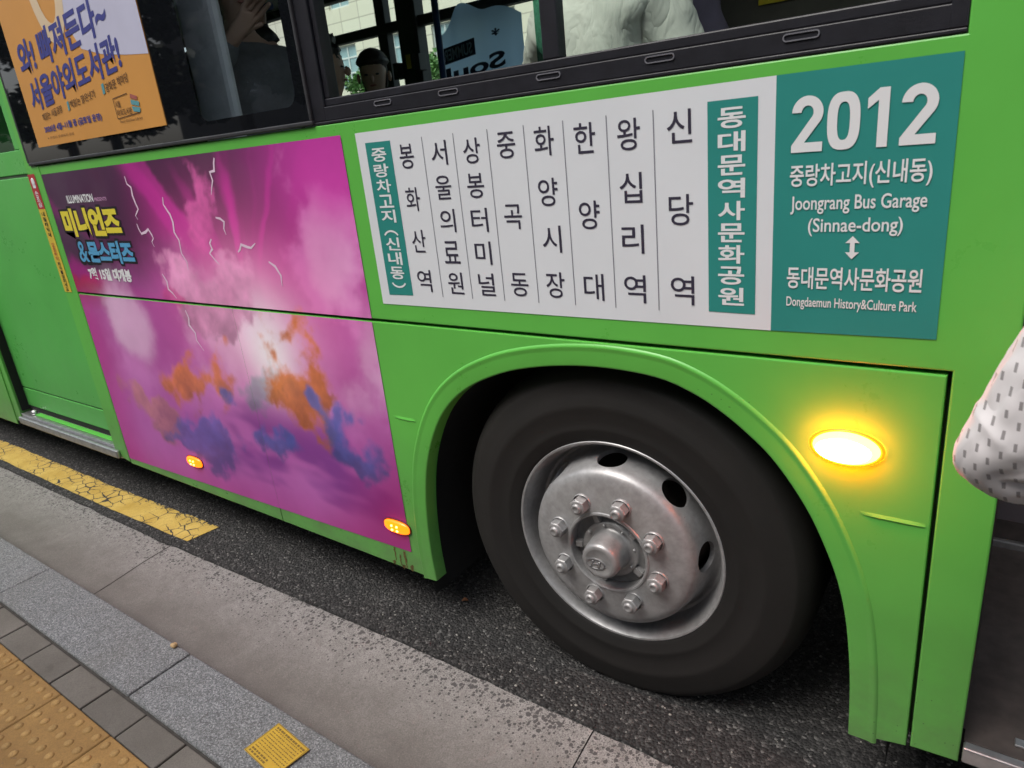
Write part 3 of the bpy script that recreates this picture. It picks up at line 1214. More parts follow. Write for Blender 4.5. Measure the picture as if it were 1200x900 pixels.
# oval emblem with a slanted H on the cap
m = MB()
n = 40
ctr = (-0.008, -0.006)
for ring in (0,):
    ro = [(0.0225 * math.cos(2 * math.pi * k / n), 0.0130 * math.sin(2 * math.pi * k / n)) for k in range(n)]
    ri = [(0.0195 * math.cos(2 * math.pi * k / n), 0.0104 * math.sin(2 * math.pi * k / n)) for k in range(n)]
    rg = [[m.bm.verts.new((ctr[0] + x, yy, ctr[1] + z)) for x, z in pts] for pts, yy in ((ro, -0.0672), (ro, -0.0698), (ri, -0.0698), (ri, -0.0672))]
    for a_, b_ in zip(rg, rg[1:]):
        for k in range(n):
            m.bm.faces.new((a_[k], a_[(k + 1) % n], b_[(k + 1) % n], b_[k]))
for pts in ([(-0.0125, -0.0070), (-0.0085, -0.0078), (-0.0035, 0.0082), (-0.0075, 0.0078)],
            [(0.0045, -0.0082), (0.0085, -0.0078), (0.0125, 0.0070), (0.0085, 0.0078)],
            [(-0.0085, -0.0030), (0.0095, 0.0010), (0.0105, 0.0038), (-0.0075, -0.0002)]):
    m.plate([(ctr[0] + x, ctr[1] + z) for x, z in pts], -0.0696, -0.0665, 0.0004)
for v in m.bm.verts:
    v.co.y += HY
    v.co.x *= 1.25
    v.co.z *= 1.25
m.build("hub_emblem", M_emblem, wheel)
# wheel nuts
nut_me = None
for k in range(8):
    a = R(27 + 45 * k)
    c = (math.cos(a) * 0.150, -0.0490, math.sin(a) * 0.150)
    if nut_me is None:
        b = MB()
        hexa = [(0.0185 * math.cos(R(60 * i + 10)), 0.0185 * math.sin(R(60 * i + 10))) for i in range(6)]
        b.lathe([(0.021, 0.006), (0.021, -0.003), (0.0195, -0.005)], 32)
        b.plate(hexa, -0.034, -0.003, 0.0022)
        b.lathe([(0.0165, -0.0335), (0.0155, -0.0365), (0.0118, -0.0375)], 32)
        b.lathe([(0.0118, -0.0375), (0.0105, -0.0375), (0.0100, -0.045), (0.0085, -0.0475), (0.0055, -0.048), (0.005, -0.0465), (0.0, -0.0465)], 24)
        o = b.build("wheel_nut", M_nut, wheel)
        nut_me = o.data
    else:
        o = link("wheel_nut", nut_me, wheel)
    o.location = c
    o.rotation_euler = (0, random.uniform(0, 6), 0)
    o.scale = (1.30, 0.86, 1.30)

# ---- lamps
def half_lens(rx, rz, depth, power=2.0, nx=28, nr=8):
    m = MB()
    rings = []
    for j in range(nr + 1):
        t = j / nr
        row = []
        for k in range(nx):
            a = 2 * math.pi * k / nx
            ca, sa = math.cos(a), math.sin(a)
            x = math.copysign(abs(ca) ** (2 / power), ca) * rx * math.cos(t * math.pi / 2) ** 0.8
            z = math.copysign(abs(sa) ** (2 / power), sa) * rz * math.cos(t * math.pi / 2) ** 0.8
            row.append(m.bm.verts.new((x, -depth * math.sin(t * math.pi / 2), z)))
        rings.append(row)
    for ra, rb in zip(rings[:-1], rings[1:]):
        for k in range(nx):
            m.bm.faces.new((ra[k], ra[(k + 1) % nx], rb[(k + 1) % nx], rb[k])).smooth = True
    m.bm.faces.new(rings[-1])
    return m


big = half_lens(0.064, 0.034, 0.030).build("marker_lamp", M_lamp_big, bus)
P(big)
big.location = (0.581, -0.003, 0.915)
big["label"] = "big side lamp glowing white hot beside the wheel arch"
mm = MB()
mm.ball((-0.002, -0.0215, 0.001), (0.052, 0.0115, 0.025), 3)
mm.build("led", M_lamp_core, big)
mm = MB()
mm.lathe([(0.071, 0.001), (0.070, -0.003), (0.066, -0.004), (0.062, -0.002)], 48)
for v in mm.bm.verts:
    v.co.z *= 0.56
bz = mm.build("bezel", M_lamp_rim, big)
for (x, z) in ((-2.050, 0.357), (-0.800, 0.362)):
    lamp = half_lens(0.060, 0.024, 0.014, 2.6).build("marker_lamp", M_lamp_small, bus)
    P(lamp)
    lamp.location = (x, -0.004, z)
    mm = MB()
    mm.plate([(0.064 * math.copysign(abs(math.cos(t)) ** .75, math.cos(t)), 0.0275 * math.copysign(abs(math.sin(t)) ** .75, math.sin(t))) for t in [2 * math.pi * k / 32 for k in range(32)]], -0.001, 0.004, 0.001)
    mm.build("bezel", M_lamp_bezel, lamp)
    for dx in (-0.012, 0.012):
        for dz in (-0.008, 0.008):
            q = MB()
            q.ball((dx, -0.0140, dz), (0.0045, 0.003, 0.004), 2)
            q.build("led", M_lamp_led, lamp)

# ---- windows of the near side
# rear: one flush tinted pane with a black printed border
m = MB()
hx0, hx1, hz0 = -1.395, -0.905, 1.712
rr = 0.045
outer = [(-2.772, 1.668), (-0.862, 1.668), (-0.862, 3.0), (-2.80, 3.0)]
# border as four pieces round the clear opening
m.sheet([(-2.772, 1.668), (hx0, 1.668), (hx0, 3.0), (-2.80, 3.0)], -0.0045)
m.sheet([(hx1, 1.668), (-0.862, 1.668), (-0.862, 3.0), (hx1, 3.0)], -0.0045)
corner_l = [(hx0, hz0 + rr)] + [(hx0 + rr - rr * math.cos(t), hz0 + rr - rr * math.sin(t)) for t in [math.pi / 2 * k / 8 for k in range(1, 9)]]
corner_r = [(hx1 - rr + rr * math.sin(t), hz0 + rr - rr * math.cos(t)) for t in [math.pi / 2 * k / 8 for k in range(0, 9)]]
m.sheet([(hx0, 1.668)] + corner_l + corner_r + [(hx1, 1.668)], -0.0045)
rear_win = P(m.build("rear_window", M_frit, bus))
m = MB()
m.sheet([(hx0, hz0), (hx1, hz0), (hx1, 3.0), (hx0, 3.0)], -0.0035)
m.build("glass", M_glass_dark, rear_win)
m = MB()
m.box(-2.775, -0.850, -0.009, 0.01, 1.655, 1.6675, 0.003)
m.box(-0.8615, -0.852, -0.008, 0.01, 1.6675, 3.0, 0.003)
m.box(-2.79, -2.7735, -0.006, 0.01, 1.6675, 2.2, 0.003)
m.build("seal", M_seal, rear_win)

# front: framed sliding window
m = MB()
m.box(-0.8515, 0.7155, -0.001, 0.03, 1.653, 1.6605, 0.002)
m.box(-0.8515, 0.7155, 0.002, 0.04, 1.661, 1.6975, 0.002)
m.box(-0.8515, 0.7155, 0.008, 0.05, 1.698, 1.7185, 0.003)
m.box(-0.8515, -0.800, 0.001, 0.05, 1.661, 3.0, 0.003)
m.box(-0.799, -0.782, 0.010, 0.05, 1.719, 3.0, 0.003)
m.box(0.655, 0.690, 0.006, 0.05, 1.719, 3.0, 0.003)
m.box(0.6905, 0.7155, 0.0005, 0.05, 1.661, 3.0, 0.002)
m.box(-0.078, -0.036, 0.012, 0.045, 1.719, 3.0, 0.003)
fw = P(m.build("front_window", M_frame, bus))
m = MB()
m.sheet([(-0.782, 1.7185), (-0.078, 1.7185), (-0.078, 3.0), (-0.782, 3.0)], 0.030)
m.sheet([(-0.036, 1.7185), (0.656, 1.7185), (0.656, 3.0), (-0.036, 3.0)], 0.022)
m.build("glass", M_glass, fw)
m = MB()
m.box(-0.104, -0.0785, 0.031, 0.036, 1.719, 3.0)
m.build("sash_edge", M_glass_edge, fw)
for x in (-0.572, -0.348, -0.060, 0.200, 0.466):
    m = MB()
    n = 24
    ox = [(0.0285 * math.copysign(min(1, abs(math.cos(t)) * 1.0), math.cos(t)), 0) for t in (0,)]
    def stad(h, r):
        return [(h + r * math.cos(t), r * math.sin(t)) for t in [-math.pi / 2 + math.pi * k / 10 for k in range(11)]] + \
               [(-h + r * math.cos(t), r * math.sin(t)) for t in [math.pi / 2 + math.pi * k / 10 for k in range(11)]]
    so, si = stad(0.0245, 0.0068), stad(0.0245, 0.0045)
    rg = [[m.bm.verts.new((x + a, yy, 1.6855 + c)) for a, c in pts] for pts, yy in ((so, 0.0025), (so, -0.0005), (si, -0.0005), (si, 0.0025))]
    for a_, b_ in zip(rg, rg[1:]):
        for k in range(len(so)):
            m.bm.faces.new((a_[k], a_[(k + 1) % len(so)], b_[(k + 1) % len(so)], b_[k]))
    m.build("drain_slot", M_slot, fw)

# ---- shell and interior
m = MB()
m.box(-8.3, 2.6, 0.02, 2.45, 3.0, 3.1, 0.02)
m.box(-8.3, 0.838, 0.005, 0.04, 2.75, 3.0)
P(m.build("roof", M_green, bus))
m = MB()
m.box(-8.2, 2.5, 0.06, 2.40, 2.60, 2.64)
P(m.build("ceiling_panel", M_int_ceiling, bus))
m = MB()
m.box(-8.3, 2.6, 2.41, 2.45, 0.25, 1.78)
m.box(-8.3, -8.25, 0.05, 2.41, 0.25, 3.0)
m.box(2.55, 2.6, 0.05, 2.41, 0.20, 1.4)
m.box(2.50, 2.6, 0.0, 0.10, 0.20, 3.0)
P(m.build("far_side_wall", M_green_dark, bus))
m = MB()
m.box(-8.24, 2.5, 2.385, 2.405, 0.30, 1.70)
P(m.build("interior_lining", M_int_wall, bus))
m = MB()
for xa, xb in ((-7.1, -6.93), (-5.8, -5.63), (-4.24, -4.07), (-2.67, -2.50), (-1.10, -0.93), (0.47, 0.64), (2.0, 2.2)):
    m.box(xa, xb, 2.34, 2.43, 1.70, 2.62, 0.006)
for xa, xb in ((-6.5, -6.42), (-5.05, -4.97), (-3.5, -3.42), (-2.875, -2.79), (-1.9, -1.84), (-0.3, -0.22)):
    m.box(xa, xb, 2.36, 2.425, 1.70, 2.62, 0.006)
m.box(-8.2, 2.5, 2.355, 2.428, 2.285, 2.345, 0.006)
m.box(-8.2, 2.5, 2.355, 2.43, 1.70, 1.80, 0.006)
m.box(-8.2, 2.5, 2.35, 2.43, 2.55, 2.63, 0.006)
fwn = P(m.build("far_window", M_int_frame, bus))
m = MB()
m.sheet([(-8.2, 1.75), (2.5, 1.75), (2.5, 2.62), (-8.2, 2.62)], 2.432)
m.build("glass", mat_glass("far_window_glass", (0.90, 1.0, 0.95, 1), 0.8), fwn)
m = MB()
m.box(-2.625, -2.585, 2.335, 2.3395, 2.045, 2.13)
m.build("yellow_sticker", M_yellow, fwn)
m = MB()
m.box(-2.72, -2.665, 2.30, 2.36, 1.99, 2.09, 0.004)
m.box(-2.52, -2.47, 2.29, 2.36, 2.02, 2.12, 0.004)
m.build("window_latch", M_int_frame, fwn)
# floor, front step well and its nosing
m = MB()
m.box(-8.24, -0.715, 0.06, 2.40, 0.326, 0.345)
m.box(-0.715, 0.80, 0.745, 2.40, 0.326, 0.345)
m.box(0.80, 2.5, 0.88, 2.40, 0.256, 0.345)
m.box(0.843, 2.49, 0.02, 0.855, 0.2565, 0.2645)
P(m.build("bus_floor", M_int_floor, bus))
m = MB()
m.box(0.843, 2.49, -0.006, 0.0195, 0.228, 0.2665, 0.004)
m.box(0.843, 2.49, 0.856, 0.878, 0.2565, 0.285, 0.004)
m.box(0.93, 2.49, 0.052, 0.075, 0.2646, 0.270, 0.002)
P(m.build("step_nosing", M_steel, bus))
m = MB()
m.box(0.845, 2.49, 0.882, 0.90, 0.33, 0.62)
m.box(0.80, 0.843, 0.05, 0.88, 0.27, 1.25)
P(m.build("step_riser", simple("step_riser_plastic", (0.10, 0.085, 0.095, 1), 0.6, var=0.1), bus))
m = MB()
m.box(-0.74, 0.74, 0.06, 0.78, 1.09, 1.12, 0.006)
m.box(-0.74, 0.74, 0.755, 0.785, 0.34, 1.09)
P(m.build("wheel_housing", M_int_wall, bus))
# seats on the wheel housing and along the far side
def seat(x, y, z, face):
    m = MB()
    m.box(x - 0.20, x + 0.20, y - 0.21, y + 0.21, z, z + 0.09, 0.03, 3)
    o = P(m.build("seat", M_seat, bus))
    m2 = MB()
    if face > 0:
        m2.box(x - 0.27, x - 0.19, y - 0.21, y + 0.21, z + 0.05, z + (0.33 if y < 1 else 0.66), 0.03, 3)
    else:
        m2.box(x + 0.19, x + 0.27, y - 0.21, y + 0.21, z + 0.05, z + (0.33 if y < 1 else 0.66), 0.03, 3)
    m2.build("backrest", M_seat, o)
    m3 = MB()
    m3.box(x - 0.15, x + 0.15, y - 0.15, y + 0.15, 0.345 if y > 0.8 else 1.12, z)
    m3.build("pedestal", M_int_wall, o)
    return o


seat(-0.30, 0.42, 1.20, 1)
seat(0.42, 0.42, 1.20, 1)
for x in (-5.6, -4.8):
    seat(x, 2.05, 0.95, 1)
# driver partition
m = MB()
m.box(-0.21, 0.95, 1.02, 1.05, 0.9, 1.99, 0.006)
P(m.build("partition", simple("taupe_partition", (0.13, 0.115, 0.095, 1), 0.6, var=0.1), bus))
m = MB()
m.box(0.075, 0.215, 1.012, 1.019, 1.868, 1.99)
P(m.build("yellow_notice", simple("yellow_plastic", (0.72, 0.56, 0.03, 1), 0.5, var=0.05), bus))
m = MB()
m.box(-1.66, -1.445, 0.16, 0.20, 0.9, 2.6, 0.02)
P(m.build("pole_reflection_panel", M_pole_reflection, bus))  # added grey panel, stands in for a street pole mirrored in the glass
m = MB()
m.tube([(-1.62, 1.5, 0.34), (-1.62, 1.5, 2.6)], 0.017)
P(m.build("grab_pole", M_pole_blue, bus))
m = MB()
m.tube([(-2.30, 0.8, 2.185), (-1.95, 0.8, 2.20)], 0.016)
m.tube([(-2.30, 0.8, 0.34), (-2.30, 0.8, 2.2)], 0.016)
P(m.build("grab_pole", M_pole_blue, bus))

# ---- route sign
m = MB()
m.sheet([(-0.690, 1.145), (0.4265, 1.148), (0.4265, 1.6265), (-0.692, 1.6195)], -0.0015)
sign = P(m.build("route_sign", M_white_vinyl, bus))
for q4, yy in (([(0.4265, 1.148), (0.717, 1.153), (0.715, 1.6265), (0.4265, 1.6265)], -0.0015),
               ([(-0.657, 1.1735), (-0.5625, 1.1755), (-0.5635, 1.5915), (-0.658, 1.592)], -0.0022),
               ([(0.2975, 1.1805), (0.3945, 1.1795), (0.3945, 1.5955), (0.2975, 1.5955)], -0.0022)):
    m = MB()
    m.sheet(q4, yy)
    m.build("teal_field", M_teal_vinyl, sign)
for x in (-0.451, -0.347, -0.241, -0.136, -0.0305, 0.077, 0.184):
    m = MB()
    m.sheet([(x - 0.0011, 1.176), (x + 0.0011, 1.176), (x + 0.0011, 1.592), (x - 0.0011, 1.592)], -0.0022)
    m.build("ruling", M_rule, sign)
CW, CH, YB = 0.053, 0.063, -0.0024
B = 0.004
for word, x, zs, w, h in (
        ("봉화산역", -0.511, (1.548, 1.439, 1.328, 1.219), CW - .002, CH - .002),
        ("서울의료원", -0.399, (1.549, 1.4645, 1.381, 1.299, 1.2165), CW, CH - .004),
        ("상봉터미널", -0.2935, (1.547, 1.4645, 1.381, 1.298, 1.2165), CW, CH - .004),
        ("중곡동", -0.189, (1.552, 1.387, 1.220), CW, CH - .004),
        ("화양시장", -0.083, (1.553, 1.441, 1.333, 1.223), CW, CH),
        ("한양대", 0.0225, (1.551, 1.387, 1.222), CW, CH),
        ("왕십리역", 0.1275, (1.550, 1.442, 1.333, 1.222), CW, CH),
        ("신당역", 0.2395, (1.556, 1.393, 1.223), CW, CH)):
    m = MB()
    chars_down(m, word, x, zs, w, h, YB, B)
    m.build("lettering", M_ink, sign, recalc=False)
YB = -0.003
m = MB()
chars_down(m, "동대문역사문화공원", 0.345, [1.5625 - 0.0434 * i for i in range(9)], 0.054, 0.0375, YB, 0.022)
m.build("lettering", M_white_ink, sign, recalc=False)
m = MB()
chars_down(m, "중랑차고지", -0.611, [1.5585 - 0.0405 * i for i in range(5)], 0.056, 0.035, YB, 0.020)
chars_down(m, "신내동", -0.611, (1.3205, 1.2795, 1.2385), 0.054, 0.036, YB, 0.020)
for z, up in ((1.3565, 1), (1.1975, -1)):      # brackets set across the column
    pts = [(-0.611 + 0.029 * math.sin(a), z - up * (0.006 - 0.022 * (math.cos(a) - 0.75))) for a in [R(-62 + 124 * k / 14) for k in range(15)]]
    m.ribbon(pts, 0.0052, YB)
m.build("lettering", M_white_ink, sign, recalc=False)
def digit(ch, x0, x1, z0, z1, y, st):
    m = MB()
    w, h = x1 - x0, z1 - z0
    if ch == "0":
        n = 56
        def ring(a, c):
            return [(x0 + w / 2 + math.copysign(abs(math.cos(t)) ** 0.72, math.cos(t)) * a, z0 + h / 2 + math.copysign(abs(math.sin(t)) ** 0.72, math.sin(t)) * c) for t in [2 * math.pi * k / n for k in range(n)]]
        o_, i_ = ring(w / 2, h / 2), ring(w / 2 - st, h / 2 - st)
        vo = [m.bm.verts.new((x, y, z)) for x, z in o_]
        vi = [m.bm.verts.new((x, y, z)) for x, z in i_]
        for k in range(n):
            m.bm.faces.new((vo[k], vi[k], vi[(k + 1) % n], vo[(k + 1) % n]))
    elif ch == "1":
        xr = x0 + w * 0.74
        m.sheet([(xr - st, z0), (xr, z0), (xr, z1), (xr - st * 0.95, z1), (x0 + w * 0.12, z1 - h * 0.155), (x0 + w * 0.12, z1 - h * 0.335), (xr - st, z1 - h * 0.20)], y)
    else:
        c = (x0 + w / 2, z1 - h * 0.295)
        ro = (w / 2, h * 0.295); ri = (w / 2 - st, h * 0.295 - st)
        angs = [R(178 - (178 + 32) * k / 26) for k in range(27)]
        outer_ = [(c[0] + ro[0] * math.cos(a), c[1] + ro[1] * math.sin(a)) for a in angs]
        inner_ = [(c[0] + ri[0] * math.cos(a), c[1] + ri[1] * math.sin(a)) for a in angs]
        outer_ += [(x0 + st * 1.35, z0 + st), (x1, z0 + st), (x1, z0)]
        inner_ += [(x0, z0 + st * 0.75), (x0, z0)]
        m.sheet(outer_ + inner_[::-1], y)
    return m.build("lettering", M_white_ink, sign, recalc=False)


for ch, xa in (("2", 0.4560), ("0", 0.5165), ("1", 0.5745), ("2", 0.6325)):
    digit(ch, xa, xa + 0.0535, 1.4905, 1.5865, YB, 0.0165)
lett(sign, M_white_ink, "중랑차고지(신내동)", 0.4555, 0.6865, 1.423, 1.469, YB, 0.016)
lett(sign, M_white_ink, "Joongrang Bus Garage", 0.458, 0.683, 1.379, 1.4125, YB, 0.012)
lett(sign, M_white_ink, "(Sinnae-dong)", 0.491, 0.649, 1.338, 1.3715, YB, 0.012)
lett(sign, M_white_ink, "동대문역사문화공원", 0.4555, 0.6865, 1.237, 1.280, YB, 0.016)
lett(sign, M_white_ink, "Dongdaemun History&Culture Park", 0.456, 0.682, 1.196, 1.221, YB, 0.010)
m = MB()
m.sheet([(0.5695, 1.338), (0.5815, 1.3255), (0.5735, 1.3255), (0.5735, 1.3085), (0.5815, 1.3085), (0.5695, 1.296),
         (0.5575, 1.3085), (0.5655, 1.3085), (0.5655, 1.3255), (0.5575, 1.3255)], YB)
m.build("arrow", M_white_ink, sign)

# ---- advertising panel: printed vinyl with violet storm clouds
AX0, AX1 = -2.698, -0.751


def ad_colour(X, Z):
    s = lambda r, g, b: np.array(srgb(r, g, b)[:3])
    u = (X + 2.70) / 1.95
    v = (Z - 0.22) / 1.40
    n1 = fbm(X, Z, 1, 6, 1.6)
    n2 = fbm(X, Z, 2, 6, 3.0)
    n3 = fbm(X, Z, 3, 5, 7.0)
    def mix(c, col, a):
        a = np.clip(a, 0, 1)[..., None]
        return c * (1 - a) + s(*col) * a
    def sm(x, a, b):
        t = np.clip((x - a) / (b - a), 0, 1)
        return t * t * (3 - 2 * t)
    c = np.zeros(X.shape + (3,)) + s(176, 84, 160)
    # lower half: misty lilac then ground
    c = mix(c, (206, 130, 196), sm(n1, 0.42, 0.68) * 0.9)
    c = mix(c, (228, 190, 224), sm(n2, 0.52, 0.72) * sm(v, 0.30, 0.55) * 0.75)
    # dark storm at the top
    top = sm(v + 0.30 * (n1 - 0.5) - 0.16 * (u - 0.5), 0.60, 0.80)
    c = mix(c, (58, 30, 58), top * 0.95)
    # rays fanning out of the burst
    bx, bz = -1.36, 1.02
    ang = np.arctan2(Z - bz, X - bx)
    rad = np.hypot(X - bx, Z - bz)
    ray = fbm(ang * 2.2 + 20 + 0.5 * n1, rad * 0.4 + 4.2, 5, 2, 2.2)
    ray2 = fbm(ang * 1.5 + 9 + 0.4 * n2, rad * 0.3 + 1.2, 8, 2, 3.1)
    c = mix(c, (176, 36, 140), sm(ray, 0.55, 0.72) * top * 0.8 * sm(rad, .1, .3))
    c = mix(c, (214, 50, 168), sm(ray2, 0.54, 0.74) * top * sm(u, 0.30, 0.62) * 0.95)
    c = mix(c, (190, 30, 80), sm(ray2, 0.56, 0.72) * top * sm(0.30 - u, 0.0, 0.25) * 0.7)
    c = mix(c, (186, 52, 156), sm(u, 0.66, 0.95) * sm(v, 0.45, 0.75) * 0.75)
    # a dark gap and pink cloud bank upper right
    cl = np.exp(-(((X + 0.90) / 0.20) ** 2 + ((Z - 1.30) / 0.23) ** 2))
    c = mix(c, (226, 140, 208), sm(cl + 0.9 * (n3 - 0.5), 0.36, 0.66) * 0.95)
    c = mix(c, (240, 186, 228), sm(cl + 1.1 * (n2 - 0.5) + 0.5 * (n3 - .5), 0.60, 0.95) * 0.8)
    c = mix(c, (212, 70, 176), np.exp(-(((X + 0.83) / 0.20) ** 2 + ((Z - 1.50) / 0.16) ** 2)) * 0.9)
    # glow of the burst
    gl = np.exp(-(((X - bx) / 0.46) ** 2 + ((Z - bz - 0.10) / 0.30) ** 2))
    c = mix(c, (232, 96, 176), gl * 0.95)
    gl = np.exp(-(((X - bx) / 0.27) ** 2 + ((Z - bz + 0.02) / 0.20) ** 2))
    c = mix(c, (250, 205, 236), gl * (0.75 + 0.5 * n2))
    gl = np.exp(-(((X - bx - 0.05) / 0.13) ** 2 + ((Z - bz + 0.09) / 0.16) ** 2))
    c = mix(c, (255, 246, 252), gl * 0.95)
    # mist streaks left centre
    mi = np.exp(-(((X + 2.25) / 0.25) ** 2 + ((Z - 0.95) / 0.24) ** 2))
    c = mix(c, (222, 178, 214), sm(mi + 0.9 * (n2 - 0.5), 0.40, 0.9) * 0.85)
    # ground: violet, darker in the corners, long drifting patches
    gr = sm(0.42 - v + 0.05 * (n1 - .5), 0.0, 0.18)
    c = mix(c, (176, 92, 170), gr * 0.75)
    sl = (X + 0.55 * (Z - 0.5))
    dr = fbm(sl * 1.0, Z * 2.6, 11, 4, 1.7)
    c = mix(c, (112, 48, 132), sm(dr, 0.50, 0.66) * gr * sm(u, 0.25, 0.6) * 0.8)
    c = mix(c, (150, 34, 108), sm(u + 0.6 * (0.25 - v), 0.84, 1.05) * gr * 0.75)
    c = mix(c, (186, 50, 140), sm(0.16 - u, 0.0, 0.16) * 0.55 * (1 - top))
    c = mix(c, (168, 40, 122), sm(0.06 - v, -0.10, 0.10) * 0.6)
    # bursts of coloured powder over the ground
    def puff(c, px, pz, rx, rz, col, edge, k, sd_):
        w = fbm(X, Z, sd_, 6, 5.5)
        w3 = fbm(X, Z, sd_ + 40, 4, 16.0)
        wx = fbm(X, Z, sd_ + 80, 4, 3.2) - 0.5
        wz = fbm(X, Z, sd_ + 120, 4, 3.2) - 0.5
        d = np.sqrt(((X - px + 0.42 * wx) / rx) ** 2 + ((Z - pz + 0.42 * wz) / rz) ** 2) + 2.2 * (w - 0.5) + 0.8 * (w3 - 0.5)
        a = 1 - sm(d, 0.62, 0.62 + edge)
        lit = np.clip(0.80 + 0.75 * (w3 - 0.45) + 0.35 * (w - .5) + 0.25 * (Z - pz) / rz, 0.45, 1.25)
        base = s(*col) * lit[..., None]
        return c * (1 - (a * k)[..., None]) + base * (a * k)[..., None]
    for (px, pz, rx, rz, col, edge, k, sd_) in (
            (-1.58, 1.30, 0.13, 0.22, (236, 110, 186), 0.45, 0.85, 51), (-1.60, 1.10, 0.24, 0.16, (246, 168, 214), 0.5, 0.8, 52),
            (-1.86, 1.12, 0.12, 0.09, (224, 84, 160), 0.45, 0.7, 53),
            (-1.42, 0.72, 0.16, 0.10, (96, 150, 150), 0.6, 0.55, 54),
            (-2.30, 0.62, 0.16, 0.10, (206, 140, 120), 0.6, 0.6, 55), (-2.02, 0.50, 0.20, 0.08, (92, 96, 176), 0.6, 0.75, 58),
            (-1.88, 0.74, 0.20, 0.14, (226, 128, 62), 0.55, 0.85, 57),
            (-1.40, 0.60, 0.22, 0.09, (72, 100, 180), 0.55, 0.8, 60), (-1.16, 0.90, 0.20, 0.20, (232, 132, 56), 0.50, 0.9, 59),
            (-0.98, 0.68, 0.16, 0.08, (72, 104, 184), 0.55, 0.8, 61)):
        c = puff(c, px, pz, rx, rz, col, edge, k, sd_)
    c *= (0.90 + 0.20 * n3)[..., None]
    return np.clip(c, 0, 1)


def grid_sheet(name, x0f, x1, z0f, z1f, nx, nz, y, mat, parent):
    """print on a grid; x0f,z0f,z1f may be functions for the slanting edges"""
    uu, vv = np.meshgrid(np.linspace(0, 1, nx), np.linspace(0, 1, nz))
    X = np.zeros_like(uu); Z = np.zeros_like(uu)
    for j in range(nz):
        for i in range(nx):
            x = x0f + (x1 - x0f) * uu[j, i]
            za, zb = z0f(x), z1f(x)
            X[j, i] = x
            Z[j, i] = za + (zb - za) * vv[j, i]
    col = ad_colour(X, Z)
    me = bpy.data.meshes.new(name)
    verts = np.stack([X.ravel(), np.full(X.size, y), Z.ravel()], 1)
    faces = []
    for j in range(nz - 1):
        for i in range(nx - 1):
            a = j * nx + i
            faces.append((a, a + 1, a + nx + 1, a + nx))
    me.from_pydata(verts.tolist(), [], faces)
    at = me.color_attributes.new("Col", 'FLOAT_COLOR', 'POINT')
    buf = np.ones((X.size, 4), dtype=np.float32)
    buf[:, :3] = col.reshape(-1, 3)
    at.data.foreach_set("color", buf.ravel())
    me.materials.append(mat)
    return link(name, me, parent)


zb = lambda x: 0.247 + (0.273 - 0.247) * (x + 2.67) / 1.92
ad = P(grid_sheet("advertisement", AX0, AX1, lambda x: 1.096, lambda x: 1.615 + (x + 2.7) / 1.95 * 0.005, 300, 90, -0.0018, M_ad, bus))
grid_sheet("ad_print", -2.692, -1.4805, zb, lambda x: 1.0845, 190, 130, -0.0018, M_ad, ad)
grid_sheet("ad_print", -1.4795, AX1 - 0.002, zb, lambda x: 1.0845, 120, 130, -0.0018, M_ad, ad)
# lightning
m = MB()
bolts = [
    [(-1.985, 1.572), (-1.982, 1.544), (-1.959, 1.531), (-1.964, 1.50), (-1.959, 1.476), (-1.949, 1.449), (-1.962, 1.44), (-1.983, 1.425), (-1.972, 1.41)],
    [(-1.99, 1.394), (-1.985, 1.372), (-1.975, 1.356), (-1.94, 1.362), (-1.915, 1.373), (-1.90, 1.352), (-1.895, 1.338), (-1.913, 1.325), (-1.905, 1.305)],
    [(-1.752, 1.487), (-1.76, 1.461), (-1.745, 1.44), (-1.732, 1.424), (-1.726, 1.397), (-1.735, 1.36), (-1.716, 1.33), (-1.722, 1.283), (-1.70, 1.25), (-1.705, 1.22)],
    [(-1.373, 1.60), (-1.382, 1.585), (-1.39, 1.56), (-1.417, 1.557), (-1.412, 1.53), (-1.425, 1.51), (-1.440, 1.484)],
    [(-1.446, 1.408), (-1.42, 1.404), (-1.401, 1.393), (-1.412, 1.37), (-1.407, 1.349)],
    [(-1.36, 1.29), (-1.345, 1.30), (-1.333, 1.316), (-1.30, 1.308), (-1.28, 1.305), (-1.262, 1.315), (-1.251, 1.321)],
    [(-1.503, 1.335), (-1.52, 1.32), (-1.512, 1.30), (-1.535, 1.284), (-1.51, 1.26), (-1.49, 1.245)],
    [(-1.90, 1.20), (-1.88, 1.17), (-1.885, 1.14), (-1.86, 1.125), (-1.84, 1.105)],
    [(-1.20, 1.26), (-1.17, 1.245), (-1.15, 1.215), (-1.155, 1.18)],
    [(-1.80, 1.06), (-1.79, 1.03), (-1.80, 1.00), (-1.77, 0.97), (-1.775, 0.94), (-1.74, 0.90)],
]
for bl in bolts:
    n = len(bl)
    m = MB()
    m.ribbon(bl, [0.011 * (1 - 0.75 * abs(2 * i / (n - 1) - 0.8) / 1.2) for i in range(n)], -0.0026)
    m.build("lightning", M_bolt_ink, ad)
lett(ad, M_white_ink, "ILLUMINATION", -2.520, -2.285, 1.487, 1.520, -0.0030, 0.03)
lett(ad, M_white_ink, "7월 15일 대개봉", -2.525, -2.150, 1.158, 1.212, -0.0030, 0.05)
lett(ad, M_pink_ink, "PRESENTS", -2.275, -2.175, 1.489, 1.503, -0.0030, 0.01)
lett(ad, M_black_ink, "미니언즈", -2.637, -2.105, 1.336, 1.476, -0.0026, 0.095, name="letter_outline")
lett(ad, M_black_ink, "&", -2.575, -2.462, 1.222, 1.338, -0.0027, 0.05, name="letter_outline")
lett(ad, M_black_ink, "몬스터즈", -2.482, -2.066, 1.224, 1.338, -0.0028, 0.095, name="letter_outline")
lett(ad, M_yellow_ink, "미니언즈", -2.622, -2.120, 1.346, 1.466, -0.0032, 0.060)
